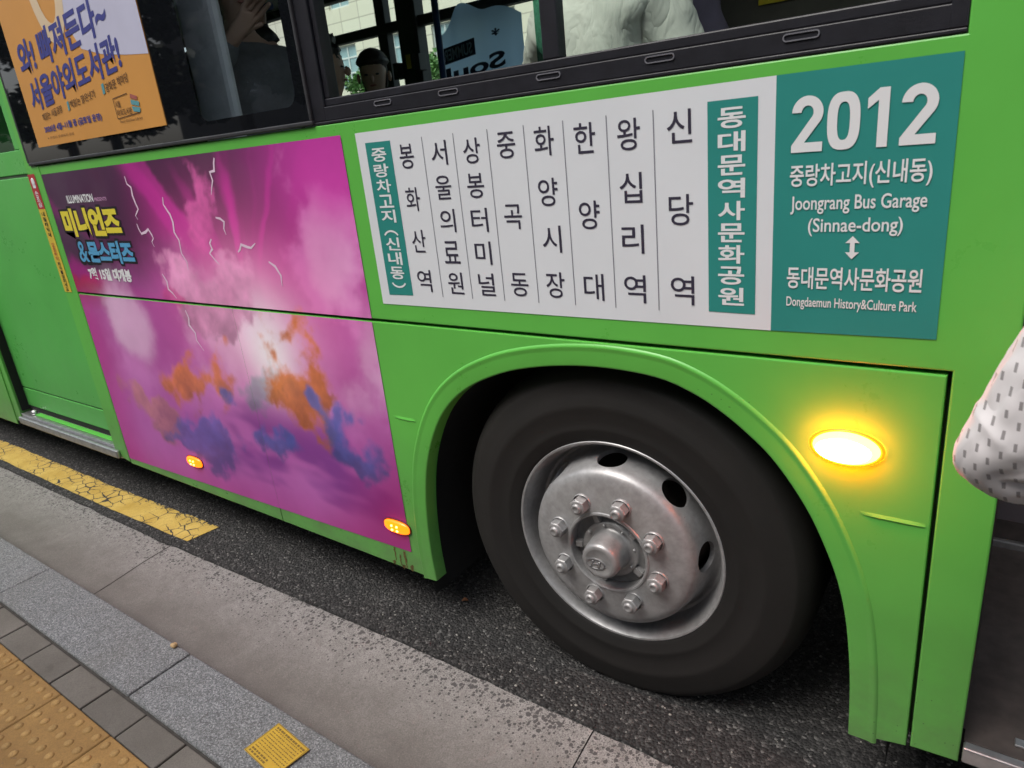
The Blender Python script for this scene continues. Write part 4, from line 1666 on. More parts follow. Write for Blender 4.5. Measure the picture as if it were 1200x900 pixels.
lett(ad, M_blue_ink, "&", -2.560, -2.475, 1.236, 1.326, -0.0032, 0.012)
lett(ad, M_blue_ink, "몬스터즈", -2.468, -2.080, 1.234, 1.328, -0.0032, 0.055)

# ---- poster on the tinted pane
m = MB()
m.box(-2.622, -1.598, -0.0075, -0.0048, 1.722, 2.85)
poster = P(m.build("poster", M_poster_orange, bus))
m = MB()
m.sheet([(-1.5985, 1.945), (-1.5985, 2.849), (-2.22, 2.849), (-2.12, 2.22), (-2.10, 2.12), (-2.03, 2.02), (-1.90, 1.985), (-1.75, 1.962)], -0.0082)
m.build("pale_field", M_poster_lilac, poster)
m = MB()
cx, cz = -2.19, 2.30
for k in range(40):
    pass
outer = [(cx + 0.135 * math.cos(t), cz + 0.24 * math.sin(t)) for t in [2 * math.pi * k / 48 for k in range(48)]]
innr = [(cx + 0.08 * math.cos(t), cz + 0.17 * math.sin(t)) for t in [2 * math.pi * k / 48 for k in range(48)]]
vo = [m.bm.verts.new((x, -0.0086, z)) for x, z in outer]
vi = [m.bm.verts.new((x, -0.0086, z)) for x, z in innr]
for k in range(48):
    m.bm.faces.new((vo[k], vo[(k + 1) % 48], vi[(k + 1) % 48], vi[k]))
m.build("printed_ring", M_poster_cream, poster)
lett(poster, M_navy_ink, "와! 빠져든다~", -2.56, -1.80, 1.985, 2.110, -0.0092, 0.032, shear=0.10, rise=0.062)
lett(poster, M_navy_ink, "서울야외도서관!", -2.555, -1.775, 1.852, 1.968, -0.0092, 0.032, shear=0.10, rise=0.070)
lett(poster, M_navy_ink, "2026년 4월~11월 중 (금토일 운영)", -2.515, -2.02, 1.768, 1.798, -0.0092, 0.03, rise=0.006)
for tx, a, c, d, e, bo, ri in (("책읽는 서울광장", -2.50, -2.31, 1.815, 1.843, .01, .018), ("책읽는 맑은냇가", -2.235, -2.02, 1.838, 1.866, .01, .018),
                               ("광화문 책마당", -1.935, -1.765, 1.862, 1.892, .01, .018), ("서울", -1.898, -1.862, 1.806, 1.828, .01, 0),
                               ("야외도서관", -1.898, -1.795, 1.778, 1.800, .01, 0), ("Seoul Outdoor Library", -1.895, -1.735, 1.752, 1.764, 0, 0),
                               ("※ 우천시 운영하지 않음", -2.51, -2.27, 1.746, 1.756, 0, 0)):
    lett(poster, M_brown_ink, tx, a, c, d, e, -0.0092, bo, rise=ri)
for (a, c) in (((-1.905, 1.838), (-1.80, 1.845)), ((-1.905, 1.770), (-1.745, 1.777)), ((-1.905, 1.838), (-1.905, 1.770))):
    m = MB()
    m.ribbon([a, c], 0.003, -0.0092)
    m.build("ruling", M_brown_ink, poster)
for nm, q4, mt_ in (("printed_logo", [(-1.785, 1.828), (-1.742, 1.818), (-1.736, 1.829), (-1.780, 1.842)], simple("coral_ink", (0.35, 0.10, 0.08, 1), 0.5, var=0)),
                   ("printed_logo", [(-1.788, 1.808), (-1.738, 1.797), (-1.733, 1.812), (-1.786, 1.823)], simple("sea_ink", (0.10, 0.30, 0.34, 1), 0.5, var=0)),
                   ("printed_logo", [(-1.785, 1.784), (-1.740, 1.778), (-1.735, 1.792), (-1.788, 1.802)], bpy.data.materials["sea_ink"] if "sea_ink" in bpy.data.materials else None),
                   ("printed_icon", [(-2.262, 1.832), (-2.246, 1.836), (-2.242, 1.868), (-2.258, 1.864)], None),
                   ("printed_icon", [(-1.962, 1.858), (-1.945, 1.862), (-1.942, 1.896), (-1.960, 1.892)], None)):
    m = MB()
    m.sheet(q4, -0.0093)
    m.build(nm, mt_ or bpy.data.materials["sea_ink"], poster)

# ---- safety strip on the door post
m = MB()
m.sheet([(-2.828, 1.09), (-2.755, 1.09), (-2.762, 1.47), (-2.832, 1.47)], -0.0028)
st = P(m.build("safety_sticker", M_yellow, bus))
m = MB()
m.sheet([(-2.832, 1.471), (-2.762, 1.471), (-2.764, 1.622), (-2.834, 1.622)], -0.0028)
m.build("red_field", M_red, st)
m = MB()
m.ball((-2.798, -0.0034, 1.590), (0.017, 0.0004, 0.017), 2)
m.sheet([(-2.812, 1.562), (-2.784, 1.562), (-2.782, 1.590), (-2.814, 1.590)], -0.0034)
chars_down(m, "손조심", -2.798, (1.540, 1.515, 1.490), 0.034, 0.021, -0.0034, 0.02)
m.build("white_lettering", M_white_ink, st)
m = MB()
chars_down(m, "내릴때뒤에", -2.797, [1.448 - 0.023 * i for i in range(5)], 0.030, 0.019, -0.0034, 0.02)
chars_down(m, "좌우를살피세요", -2.794, [1.222 - 0.0195 * i for i in range(7)], 0.030, 0.017, -0.0034, 0.02)
m.build("lettering", M_black_ink, st)
m = MB()
chars_down(m, "오토바이", -2.796, [1.310 - 0.021 * i for i in range(4)], 0.030, 0.018, -0.0034, 0.02)
m.build("red_lettering", M_red, st)

# ================================================================== SMALL THINGS ON THE KERB AND ROAD
q = [(-0.652, -0.656), (-0.506, -0.671), (-0.517, -0.773), (-0.660, -0.760)]
m = MB()
m.flat(q, 0.1545)
note = m.build("notice_sticker", M_notice)
tag(note, "square yellow notice sticker stuck flat on the granite kerb", "sticker")
m = MB()
ux = Vector((q[1][0] - q[0][0], q[1][1] - q[0][1])); uy = Vector((q[3][0] - q[0][0], q[3][1] - q[0][1]))
rr = random.Random(3)
for row in range(11):
    v0 = 0.08 + row * 0.08
    h = 0.055 if row in (0,) else (0.05 if row > 8 else 0.026)
    u = 0.08
    end = 0.92 if row not in (9, 10) else 0.55
    while u < end:
        w = rr.uniform(0.02, 0.05) if h < 0.03 else rr.uniform(0.04, 0.07)
        pts = [Vector(q[0]) + ux * a + uy * c for a, c in ((u, v0), (min(u + w, 0.95), v0), (min(u + w, 0.95), v0 + h), (u, v0 + h))]
        m.flat([tuple(p) for p in pts], 0.1552)
        u += w + rr.uniform(0.008, 0.03)
for a, c in (((0.02, 0.02), (0.98, 0.02)), ((0.98, 0.02), (0.98, 0.98)), ((0.98, 0.98), (0.02, 0.98)), ((0.02, 0.98), (0.02, 0.02))):
    p = Vector(q[0]) + ux * a[0] + uy * a[1]; r_ = Vector(q[0]) + ux * c[0] + uy * c[1]
    d = (r_ - p).normalized(); nn = Vector((-d.y, d.x)) * 0.0008
    m.flat([tuple(p - nn), tuple(r_ - nn), tuple(r_ + nn), tuple(p + nn)], 0.1552)
m.build("lettering", M_notice_ink, note)

m = MB()
m.ball((0, 0, 0), (0.012, 0.009, 0.008), 3, jitter=0.35)
pb = m.build("pebble", M_pebble)
pb.location = (-1.226, -0.628, 0.157)
tag(pb, "small tan pebble lying at the road edge of the kerb", "pebble")


def leaf_thing(x, y, z, s, rot, label):
    m = MB()
    b = bmesh.new()
    n = 8
    mid, L, Rr = [], [], []
    for i in range(n + 1):
        t = i / n
        w = 0.42 * math.sin(math.pi * t) ** 0.8 * (1 - 0.3 * t)
        zc = 0.22 * math.sin(t * 3.0)
        mid.append(b.verts.new((t - 0.5, 0, zc)))
        L.append(b.verts.new((t - 0.5, w, zc + 0.25 * w)))
        Rr.append(b.verts.new((t - 0.5, -w, zc + 0.35 * w)))
    for i in range(n):
        b.faces.new((mid[i], mid[i + 1], L[i + 1], L[i]))
        b.faces.new((Rr[i], Rr[i + 1], mid[i + 1], mid[i]))
    bmesh.ops.remove_doubles(b, verts=b.verts, dist=1e-4)
    m.merge(b)
    o = m.build("dry_leaf", M_leaf_dry)
    o.scale = (s, s, s)
    o.rotation_euler = (0.1, 0.05, rot)
    o.location = (x, y, z)
    tag(o, label, "leaf")


leaf_thing(-0.678, 0.144, 0.003, 0.026, 0.6, "curled brown dry leaf on the asphalt behind the wheel")

# loose grit on the road by the gutter: pale stones in the asphalt
m = MB()
rr = random.Random(21)
for i in range(1500):
    x = rr.uniform(-3.2, 0.9)
    y = rr.uniform(-0.12, 0.75) if rr.random() < 0.75 else rr.uniform(-0.14, 0.0)
    s_ = rr.choice((0.0016, 0.0022, 0.003, 0.003, 0.0045)) * rr.uniform(0.7, 1.3)
    m.ball((x, y, s_ * 0.3), (s_, s_ * rr.uniform(0.6, 1), s_ * 0.6), 1, mi=rr.choice((0, 1, 1, 2)))
o = m.build("gravel", [simple("grit_pale", (0.33, 0.32, 0.29, 1), 0.9, var=0.2, scale=200), simple("grit_grey", (0.11, 0.108, 0.105, 1), 0.9, var=0.2, scale=200), simple("grit_dark", (0.03, 0.03, 0.03, 1), 0.9, var=0.2, scale=200)])
tag(o, "loose grit scattered on the asphalt beside the gutter", "gravel", kind="stuff")

# ================================================================== PEOPLE
def skin_mesh(name, nodes, edges, mat, parent, sub=2, root=0):
    """nodes: {key: (x,y,z,r)}"""
    keys = list(nodes)
    me = bpy.data.meshes.new(name)
    me.from_pydata([nodes[k][:3] for k in keys], [(keys.index(a), keys.index(b)) for a, b in edges], [])
    o = link(name, me)
    md = o.modifiers.new("s", 'SKIN')
    md.use_smooth_shade = True
    for i, k in enumerate(keys):
        sv = me.skin_vertices[0].data[i]
        r = nodes[k][3]
        sv.radius = (r, r) if not isinstance(r, tuple) else r
        sv.use_root = (i == root)
    sd_ = o.modifiers.new("d", 'SUBSURF')
    sd_.levels = sub
    sd_.render_levels = sub
    em = evaluated_mesh(o)
    bpy.data.objects.remove(o)
    em.materials.clear()
    em.materials.append(mat)
    em.name = name
    for p in em.polygons:
        p.use_smooth = True
    o2 = link(name, em, parent)
    return o2


def lerp(a, b, t):
    return tuple(a[i] + (b[i] - a[i]) * t for i in range(3))


def person(loc, heading, label, top_mat, hair_mat, pose, hair_long=0.0, group=None, leg_mat=None, scale=1.0, sit=False, face=True, skip_shirt_arms=False, hair_scale=1.0, fringe=0.28):
    """heading: rotation about Z; the figure faces local -Y. pose: dict with elbow/hand points for each side in local metres."""
    root = empty("person", loc)
    root.rotation_euler = (0, 0, heading)
    root.scale = (scale,) * 3
    tag(root, label, "person", group)
    hz = 0.0 if not sit else -0.42         # pelvis height shift
    N = {}
    pz = 0.93 + hz if not sit else 0.10
    def add(k, x, y, z, r):
        N[k] = (x, y, z, r)
    add("pelvis", 0, 0, pz, 0.135)
    add("waist", 0, 0, pz + 0.16, 0.12)
    add("chest", 0, 0, pz + 0.36, 0.14)
    add("upper", 0, 0.01, pz + 0.46, 0.11)
    add("neck", 0, 0.01, pz + 0.56, 0.055)
    add("neck2", 0, -0.01, pz + 0.61, 0.055)
    add("jaw", 0, -0.03, pz + 0.66, 0.068)
    add("head", 0, -0.01, pz + 0.735, 0.092)
    add("crown", 0, 0.0, pz + 0.79, 0.075)
    E = [("pelvis", "waist"), ("waist", "chest"), ("chest", "upper"), ("upper", "neck"), ("neck", "neck2"), ("neck2", "jaw"), ("jaw", "head"), ("head", "crown")]
    for sd_, sg in (("l", -1), ("r", 1)):
        sh = (sg * 0.17, 0.01, pz + 0.44)
        add("sh" + sd_, *sh, 0.062)
        el_, ha = pose.get(sd_, ((sg * 0.24, 0.03, pz + 0.16), (sg * 0.22, -0.12, pz - 0.06)))
        add("ua" + sd_, *lerp(sh, el_, 0.5), 0.050)
        add("el" + sd_, *el_, 0.042)
        add("fa" + sd_, *lerp(el_, ha, 0.45), 0.040)
        add("wr" + sd_, *ha, 0.029)
        E += [("upper", "sh" + sd_), ("sh" + sd_, "ua" + sd_), ("ua" + sd_, "el" + sd_), ("el" + sd_, "fa" + sd_), ("fa" + sd_, "wr" + sd_)]
        dirv = (Vector(ha) - Vector(el_)).normalized()
        side = dirv.cross(Vector((0, 1, 0.2))).normalized()
        palm = Vector(ha) + dirv * 0.055
        add("pa" + sd_, *palm, 0.030)
        E.append(("wr" + sd_, "pa" + sd_))
        for fi in range(4):
            off = side * (fi - 1.5) * 0.019
            f0 = palm + dirv * 0.035 + off
            ln = (0.062, 0.072, 0.067, 0.052)[fi]
            f1 = f0 + dirv * ln * 0.5 + Vector((0, -0.01, 0))
            f2 = f0 + dirv * ln * 0.85 + Vector((0, -0.03, 0))
            for nm, p_, r_ in (("a", f0, 0.0095), ("b", f1, 0.0088), ("c", f2, 0.0075)):
                add("f%d%s%s" % (fi, nm, sd_), *p_, r_)
            E += [("pa" + sd_, "f%da%s" % (fi, sd_)), ("f%da%s" % (fi, sd_), "f%db%s" % (fi, sd_)), ("f%db%s" % (fi, sd_), "f%dc%s" % (fi, sd_))]
        t0 = palm - side * 0.035
        t1 = t0 - side * 0.018 + dirv * 0.03
        add("ta" + sd_, *t0, 0.0115); add("tb" + sd_, *t1, 0.0095)
        E += [("pa" + sd_, "ta" + sd_), ("ta" + sd_, "tb" + sd_)]
        add("hip" + sd_, sg * 0.09, 0, pz - 0.04, 0.095)
        E.append(("pelvis", "hip" + sd_))
        if sit:
            add("kn" + sd_, sg * 0.11, -0.43, pz + 0.0, 0.062)
            add("an" + sd_, sg * 0.11, -0.42, pz - 0.42, 0.042)
            add("to" + sd_, sg * 0.11, -0.55, pz - 0.46, 0.036)
        else:
            add("kn" + sd_, sg * 0.095, -0.01, 0.50, 0.060)
            add("an" + sd_, sg * 0.10, 0.02, 0.09, 0.042)
            add("to" + sd_, sg * 0.105, -0.13, 0.035, 0.034)
        E += [("hip" + sd_, "kn" + sd_), ("kn" + sd_, "an" + sd_), ("an" + sd_, "to" + sd_)]
    body = skin_mesh("body", N, E, M_skin, root)
    # clothing
    S, SE = {}, []
    for k in ("pelvis", "waist", "chest", "upper"):
        x, y, z, r = N[k]
        rr_ = {"pelvis": (0.185, 0.135), "waist": (0.175, 0.13), "chest": (0.19, 0.145), "upper": (0.14, 0.12)}[k]
        S[k] = (x, y, z + (0.02 if k == "pelvis" else 0), rr_)
    S["collar"] = (0, 0.01, pz + 0.525, 0.072)
    SE = [("pelvis", "waist"), ("waist", "chest"), ("chest", "upper"), ("upper", "collar")]
    for sd_ in "lr":
        for k, ad_ in (("sh", 0.020), ("ua", 0.022), ("el", 0.022), ("fa", 0.016)):
            x, y, z, r = N[k + sd_]
            S[k + sd_] = (x, y, z, r + ad_)
        x, y, z, r = N["wr" + sd_]
        fx = N["fa" + sd_]
        S["wr" + sd_] = lerp(fx[:3], (x, y, z), 0.88) + (r + 0.014,)
        if not (skip_shirt_arms == sd_):
            SE += [("upper", "sh" + sd_), ("sh" + sd_, "ua" + sd_), ("ua" + sd_, "el" + sd_), ("el" + sd_, "fa" + sd_), ("fa" + sd_, "wr" + sd_)]
        else:
            for k in ("sh", "ua", "el", "fa", "wr"):
                S.pop(k + sd_)
    sh = skin_mesh("shirt", S, SE, top_mat, root, sub=3)
    for v in sh.data.vertices:           # cloth folds
        c_ = v.co
        q_ = Vector((c_.x * 7 + c_.z * 3.0, c_.y * 9, c_.z * 5 - c_.x * 2.5)) + Vector(loc)
        w_ = noise.noise(q_)
        w2 = 1 - abs(noise.noise(q_ * 1.7 + Vector((3, 1, 7)))) * 2
        v.co = c_ + v.normal * (0.007 * w_ + 0.008 * w2)
    T = {"pelvis": (0, 0, pz + 0.02, (0.165, 0.125))}
    TE = []
    for sd_ in "lr":
        for k, ad_ in (("hip", 0.012), ("kn", 0.022), ("an", 0.026)):
            x, y, z, r = N[k + sd_]
            T[k + sd_] = (x, y, z + (0.03 if k == "an" else 0), r + ad_)
        TE += [("pelvis", "hip" + sd_), ("hip" + sd_, "kn" + sd_), ("kn" + sd_, "an" + sd_)]
    skin_mesh("trousers", T, TE, leg_mat or M_trouser, root)
    for sd_ in "lr":
        m = MB()
        a = N["an" + sd_]; t = N["to" + sd_]
        m.tube([(a[0], a[1] + 0.05, t[2] + 0.01), (a[0], a[1], t[2] + 0.025), lerp(a[:3], t[:3], 0.6)[:2] + (t[2] + 0.012,), (t[0], t[1] - 0.03, t[2] + 0.002)], [0.03, 0.05, 0.048, 0.03], 14)
        m.build("shoe", M_shoe, root)
    # hair
    hc = Vector((0, 0.015, pz + 0.755))
    m = MB()
    b = bmesh.new()
    bmesh.ops.create_icosphere(b, subdivisions=4, radius=1.0)
    for v in b.verts:
        d = v.co.copy()
        r_ = Vector((0.098 * d.x, 0.112 * d.y, 0.108 * d.z)) * hair_scale
        # hairline: pull the front-lower part back inside the skull
        front = max(0.0, -d.y)
        low = -d.z
        k = 1.0
        if front > 0.25 and d.z < fringe:
            k = 0.72
        elif low > 0.35 - hair_long:
            k = 0.80
        k += 0.035 * noise.noise(Vector((d.x * 9, d.y * 9, d.z * 3))) + 0.02 * noise.noise(d * 24)
        if hair_scale > 1.1:
            k += 0.09 * noise.noise(d * 5) + 0.07 * noise.noise(d * 13)
        p_ = r_ * k
        if hair_long > 0 and d.z < 0 and d.y > -0.2:
            p_.z -= hair_long * (-d.z) * 0.22
        v.co = hc + p_
    for f in b.faces:
        f.smooth = True
    m.merge(b)
    m.build("hair", hair_mat, root)
    if face:
        for sg in (-1, 1):
            m = MB()
            m.ball((sg * 0.033, -0.094, pz + 0.715), (0.012, 0.008, 0.006), 2)
            m.build("eye", M_eye, root)
            m = MB()
            m.ball((sg * 0.094, 0.0, pz + 0.705), (0.012, 0.020, 0.030), 2)
            m.build("ear", M_skin, root)
        m = MB()
        m.ball((0, -0.108, pz + 0.692), (0.012, 0.018, 0.022), 2)
        m.build("nose", M_skin, root)
        m = MB()
        m.ball((0, -0.094, pz + 0.655), (0.022, 0.008, 0.006), 2)
        m.build("mouth", M_lip, root)
    return root


pz = 0.93
# passenger with bowl-cut fringe, further back in the bus
person((-2.50, 1.90, 0.345), R(38), "passenger with straight dark bowl cut fringe looking down behind the front window", M_cloth_white, M_hair_brown, {}, hair_long=0.5, hair_scale=1.06, fringe=-0.12)
# passenger with bushy black hair and black top nearer the window
person((-2.12, 1.20, 0.345), R(120), "passenger seen from behind with bushy black hair and black ribbed top", M_cloth_black, M_hair, {}, hair_long=1.1, hair_scale=1.22, scale=0.99)
# seated passenger in an off-white shirt right at the glass
person((-0.12, 0.40, 1.30), R(168), "passenger in off white shirt sitting against the front window glass", M_cloth_white, M_hair,
       {"l": ((-0.25, -0.02, 0.30), (-0.20, -0.22, 0.18)), "r": ((0.33, -0.05, 0.36), (0.30, -0.26, 0.42))}, sit=True, hair_long=0.3, leg_mat=M_trouser)
# passenger in a dark jacket holding the blue rail behind the tinted pane
person((-1.86, 0.55, 0.50), R(75), "passenger in dark grey jacket standing behind the tinted rear window", M_cloth_dark, M_hair,
       {"l": ((-0.30, -0.10, pz + 0.30), (-0.12, -0.28, pz + 0.52))}, hair_long=0.3, scale=1.05)
person((-1.98, 0.72, 0.345), R(160), "passenger in brown top with one arm raised to the blue rail", M_cloth_brown, M_hair,
       {"r": ((0.30, -0.06, pz + 0.66), (0.22, -0.10, pz + 0.92))}, hair_long=0.2, scale=1.0)
person((-0.24, 0.80, 0.60), R(20), "passenger in mauve top half hidden beyond the off white shirt", M_cloth_mauve, M_hair, {}, hair_long=0.3, scale=1.0)


# boarding passenger whose bent elbow in a white mesh sleeve enters the frame
def mat_mesh_sleeve():
    t = NT("white_mesh_fabric")
    uv = t.n("ShaderNodeUVMap")
    uv.uv_map = "UVMap"
    s = t.n("ShaderNodeSeparateXYZ")
    t.l(uv.outputs[0], s.inputs[0])
    u = t.math('MULTIPLY', s.outputs[0], 1 / 0.0155)
    col = t.math('FLOOR', u)
    fu = t.math('FRACT', u)
    v = t.math('ADD', t.math('MULTIPLY', s.outputs[1], 1 / 0.029), t.math('MULTIPLY', col, 0.5))
    fv = t.math('FRACT', v)
    du = t.math('LESS_THAN', t.math('ABSOLUTE', t.math('SUBTRACT', fu, 0.5)), 0.135)
    dv = t.math('LESS_THAN', t.math('ABSOLUTE', t.math('SUBTRACT', fv, 0.5)), 0.20)
    hole = t.math('MULTIPLY', du, dv)
    c = t.mix(hole, (0.70, 0.67, 0.68, 1), (0.27, 0.25, 0.255, 1))
    t.base(c)
    t.rough(0.85)
    t.b.inputs["Sheen Weight"].default_value = 0.3
    h = t.math('SUBTRACT', t.math('MULTIPLY', t.math('ABSOLUTE', t.math('SUBTRACT', t.noise(7, 2, 0.45, vec=t.mapped((1.6, 1.0, 0.7), rot=(0, 0.6, 0)), dist=0.5), 0.5)), 6.0), t.math('MULTIPLY', hole, 0.5))
    t.bump(h, 0.45, 0.012)
    return t.m


def sleeve(parent, path, radii, seg=48, sub=14):
    pts = smooth3([Vector(p) for p in path], sub)
    rad = []
    n0 = len(path)
    for i in range(len(pts)):
        t = i / (len(pts) - 1) * (n0 - 1)
        k = min(n0 - 2, int(t)); f = t - k
        f = f * f * (3 - 2 * f)
        rad.append(radii[k] * (1 - f) + radii[k + 1] * f)
    bm_ = bmesh.new()
    uvl = bm_.loops.layers.uv.new("UVMap")
    rings, ls = [], [0.0]
    u_prev = None
    for i, p in enumerate(pts):
        d = (pts[min(len(pts) - 1, i + 1)] - pts[max(0, i - 1)]).normalized()
        if u_prev is None:
            u = d.cross(Vector((0, 1, 0))).normalized()
        else:
            u = (u_prev - d * u_prev.dot(d)).normalized()
        u_prev = u
        v = d.cross(u)
        if i:
            ls.append(ls[-1] + (pts[i] - pts[i - 1]).length)
        row = []
        for k in range(seg):
            a = 2 * math.pi * k / seg
            r_ = rad[i] * (1 + 0.11 * noise.noise(Vector((math.cos(a) * 2.6, math.sin(a) * 2.6, ls[-1] * 13))) + 0.05 * noise.noise(Vector((math.cos(a) * 5, math.sin(a) * 5, ls[-1] * 30))))
            row.append(bm_.verts.new(p + (u * math.cos(a) + v * math.sin(a)) * r_))
        rings.append(row)
    for i in range(len(rings) - 1):
        for k in range(seg):
            k2 = (k + 1) % seg
            f = bm_.faces.new((rings[i][k], rings[i][k2], rings[i + 1][k2], rings[i + 1][k]))
            f.smooth = True
            for lp in f.loops:
                c_ = lp.vert.co
                lp[uvl].uv = (c_.x * 0.98 - c_.y * 0.25, c_.z + 0.10 * c_.x)
    me = bpy.data.meshes.new("mesh_sleeve")
    bm_.to_mesh(me)
    bm_.free()
    me.materials.append(mat_mesh_sleeve())
    return link("mesh_sleeve", me, parent)


def smooth3(pts, n):
    out = []
    for i in range(len(pts) - 1):
        p0 = pts[max(0, i - 1)]; p1 = pts[i]; p2 = pts[i + 1]; p3 = pts[min(len(pts) - 1, i + 2)]
        for k in range(n):
            t = k / n
            out.append(0.5 * ((2 * p1) + (p2 - p0) * t + (2 * p0 - 5 * p1 + 4 * p2 - p3) * t * t + (3 * p1 - p0 - 3 * p2 + p3) * t ** 3))
    out.append(pts[-1])
    return out


bx_, by_, bz_ = 1.19, -0.34, 0.0
boarder = person((bx_, by_, bz_), R(180), "boarding person at the front door, bent elbow in white perforated mesh sleeve", M_cloth_white, M_hair,
                 {"r": ((0.362, -0.005, 1.098), (0.12, -0.22, 1.05))}, hair_long=0.4, skip_shirt_arms="r")
sleeve(boarder, [(0.13, 0.01, 1.41), (0.20, 0.01, 1.36), (0.275, 0.006, 1.23), (0.335, 0.0, 1.135), (0.366, -0.004, 1.095), (0.335, -0.035, 1.075), (0.265, -0.09, 1.065), (0.20, -0.15, 1.055), (0.13, -0.205, 1.05)],
       [0.075, 0.092, 0.090, 0.066, 0.044, 0.060, 0.072, 0.064, 0.054])

# banner hanging by the far windows, print seen from the back
bn = MB()
b = bmesh.new()
nx, nz = 24, 14
V = {}
for i in range(nx + 1):
    for j in range(nz + 1):
        u, v = i / nx, j / nz
        x = -2.22 + 0.62 * u
        ztop = 2.155 + 0.15 * math.exp(-((u - 0.30) / 0.20) ** 2) + 0.11 * math.exp(-((u - 0.72) / 0.30) ** 2)
        z = 1.60 + (ztop - 1.60) * v
        y = 2.22 + 0.02 * noise.noise(Vector((u * 4, v * 3, 1))) + 0.012 * math.sin(u * 17)
        V[i, j] = b.verts.new((x, y, z))
for i in range(nx):
    for j in range(nz):
        f = b.faces.new((V[i, j], V[i + 1, j], V[i + 1, j + 1], V[i, j + 1]))
        f.smooth = True
bn.merge(b)
banner = bn.build("banner", M_banner)
tag(banner, "blue cloth banner with mirrored SUMMER lettering hanging by the far windows", "banner")
m = MB()
m.sheet([(-2.19, 2.005), (-1.93, 2.035), (-1.93, 2.125), (-2.19, 2.095)], 2.185)
m.build("printed_box", M_banner_navy, banner)
m = MB()
text(m, "SUMMER", -2.17, -1.95, 2.022, 2.085, 2.180, 0.02, rise=0.022, flip=True)
m.build("lettering", M_banner_pale, banner)
m = MB()
text(m, "Soul", -2.17, -1.72, 1.90, 1.985, 2.183, 0.03, rise=0.05, flip=True)
text(m, "*", -1.80, -1.74, 2.11, 2.15, 2.183, 0.02)
m.build("script_lettering", M_banner_navy, banner)

# ================================================================== TREES AND BUILDINGS
def make_tree(seed, h_trunk, r_crown, h_crown, n_leaf, mat, size=0.16):
    rr = random.Random(seed)
    mt = MB()
    tip = Vector((rr.uniform(-.2, .2), rr.uniform(-.2, .2), h_trunk + h_crown * 0.8))
    mid = Vector((0.05, 0.0, h_trunk))
    mt.tube([(0, 0, 0), (0.02, 0.01, h_trunk * 0.5), mid, mid.lerp(tip, 0.5), tip], [0.17, 0.14, 0.12, 0.07, 0.02], 12)
    centres = []
    for k in range(13):
        a = rr.uniform(0, 6.28)
        hh = rr.uniform(0.05, 0.95)
        rad = r_crown * math.sin(math.pi * (0.15 + 0.8 * hh)) * rr.uniform(0.5, 1.0)
        c = Vector((math.cos(a) * rad, math.sin(a) * rad, h_trunk + h_crown * hh))
        st_ = mid.lerp(tip, max(0.0, hh * 0.75 - 0.05))
        mt.tube([st_, st_.lerp(c, 0.55) + Vector((0, 0, 0.12)), c], [0.05, 0.03, 0.01], 6)
        centres.append((c, r_crown * rr.uniform(0.28, 0.5)))
    verts, faces = [], []
    for i in range(n_leaf):
        c, rc = rr.choice(centres)
        d = Vector((rr.gauss(0, 1), rr.gauss(0, 1), rr.gauss(0, 1))).normalized() * rc * rr.random() ** 0.4
        d.z *= 0.75
        p = c + d
        u = Vector((rr.gauss(0, 1), rr.gauss(0, 1), rr.gauss(0, .6))).normalized()
        w = u.cross(Vector((rr.gauss(0, 1), rr.gauss(0, 1), rr.gauss(0, 1)))).normalized()
        s_ = size * rr.uniform(0.6, 1.3)
        k = len(verts)
        verts += [p - u * s_ * .5, p + w * s_ * .28, p + u * s_ * .5, p - w * s_ * .28]
        faces.append((k, k + 1, k + 2, k + 3))
    me = bpy.data.meshes.new("crown")
    me.from_pydata([tuple(v) for v in verts], [], faces)
    me.materials.append(mat)
    mt_o = mt.build("trunk", M_trunk)
    mtr = mt_o.data
    bpy.data.objects.remove(mt_o)
    return mtr, me


def place_tree(meshes, x, y, rot, s, label, group):
    t = empty("tree", (x, y, 0.14 if y < 0 else 0.0))
    t.rotation_euler = (0, 0, rot)
    t.scale = (s, s, s)
    tag(t, label, "tree", group)
    link("trunk", meshes[0], t)
    link("crown", meshes[1], t)


near = make_tree(5, 2.0, 2.6, 4.6, 6500, M_leaf, 0.24)
for i, (x, y, r_, s) in enumerate(((-19, -7.4, 0, 1.05), (-15.4, -6.8, 2, 1.0), (-11.6, -7.4, 4, 1.1), (-7.9, -6.9, 1, 0.95), (-4.2, -7.5, 3, 1.05), (-0.4, -6.9, 5, 1.0), (3.6, -7.3, 2.5, 1.0))):
    place_tree(near, x, y, r_, s, "leafy dark street tree on the pavement mirrored in the bus windows", "street trees behind the pavement")
far = make_tree(9, 1.6, 1.05, 2.2, 1500, M_leaf_pale, 0.17)
place_tree(far, -11.2, 13.0, 0.5, 0.95, "pale green tree showing just left of the blue banner through the bus", "trees across the road")
place_tree(far, -14.1, 13.2, 2.5, 0.95, "pale green tree across the road above the bowl cut passenger", "trees across the road")
place_tree(far, -18.4, 13.4, 4.1, 1.0, "pale green tree across the road seen through the middle door glass", "trees across the road")


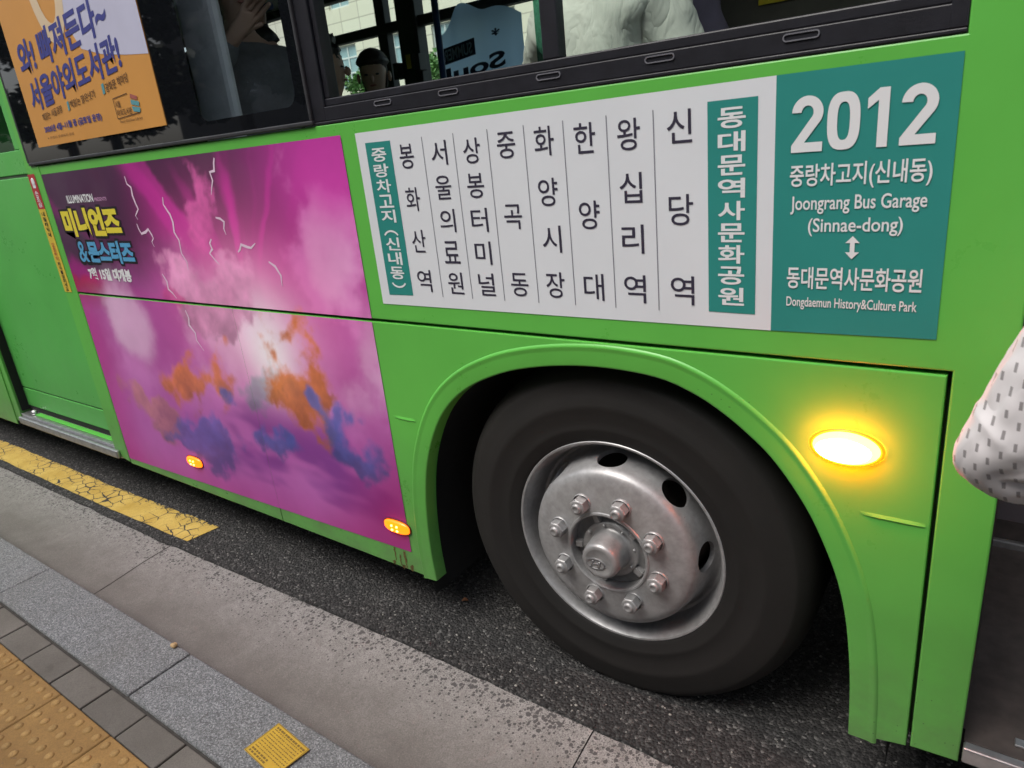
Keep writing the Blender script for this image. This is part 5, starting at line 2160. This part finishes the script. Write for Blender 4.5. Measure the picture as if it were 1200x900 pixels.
def facade(name, x0, x1, y, h, face, mat, label, pitch=2.7, floor=3.2, ww=1.25, wh=1.75):
    """building whose front stands at y; face -1 looks to -Y, +1 to +Y"""
    o_ = empty(name, ((x0 + x1) / 2, y, 0))
    tag(o_, label, "building")
    inv = Matrix.Translation((-(x0 + x1) / 2, -y, 0))
    m = MB()
    d = 8.0
    wins = []
    nf = int(h / floor)
    nwx = int((x1 - x0) / pitch)
    ya, yb = (y, y + d) if face < 0 else (y - d, y)
    # wall pieces round the window openings: piers and spandrels
    xs = [x0 + (i + 0.5) * (x1 - x0) / nwx for i in range(nwx)]
    th = 0.3
    f0 = y if face < 0 else y - th
    f1 = f0 + th
    edges = [x0] + [e for x in xs for e in (x - ww / 2, x + ww / 2)] + [x1]
    for i in range(0, len(edges), 2):
        m.box(edges[i], edges[i + 1], f0, f1, 0, h)
    for x in xs:
        z = 0.0
        for k in range(nf):
            zb_ = k * floor + 0.95
            m.box(x - ww / 2, x + ww / 2, f0, f1, z, zb_)
            wins.append((x, zb_))
            z = zb_ + wh
        m.box(x - ww / 2, x + ww / 2, f0, f1, z, h)
    m.box(x0, x1, min(ya + (th if face < 0 else 0), yb), yb - (0 if face < 0 else th), 0.0, h - 0.01)
    w = m.build("wall", mat, o_)
    w.matrix_parent_inverse = inv
    m = MB()
    m.box(x0 - 0.25, x1 + 0.25, ya - 0.25, yb + 0.25, h, h + 0.4)
    r_ = m.build("roof", mat, o_)
    r_.matrix_parent_inverse = inv
    fr_me = gl_me = None
    yc = y + 0.13 * (1 if face < 0 else -1)
    for (x, z) in wins:
        if fr_me is None:
            a = MB()
            for xx in (-ww / 2, -0.03, ww / 2 - 0.06):
                a.box(xx, xx + 0.06, -0.04, 0.04, 0, wh)
            for zz in (0, wh * 0.35, wh * 0.7, wh - 0.06):
                a.box(-ww / 2 + 0.06, ww / 2 - 0.06, -0.035, 0.035, zz, zz + 0.06)
            fo = a.build("window", M_win_white, o_)
            fr_me = fo.data
            g_ = MB()
            g_.box(-ww / 2, ww / 2, -0.01, 0.01, 0, wh)
            go = g_.build("pane", M_win_glass, fo)
            gl_me = go.data
        else:
            fo = link("window", fr_me, o_)
            go = link("pane", gl_me, fo)
        fo.location = (x - (x0 + x1) / 2, yc - y, z)
    return o_


facade("stone_building", -34, -6, 22.0, 13.0, -1, M_facade, "beige stone building with white framed windows across the road")
facade("office_building", -30, 12, -17.0, 11.0, 1, M_facade_dark, "grey office building behind the street trees mirrored in the glass", pitch=3.5)

bpy.data.scenes.remove(WORK)
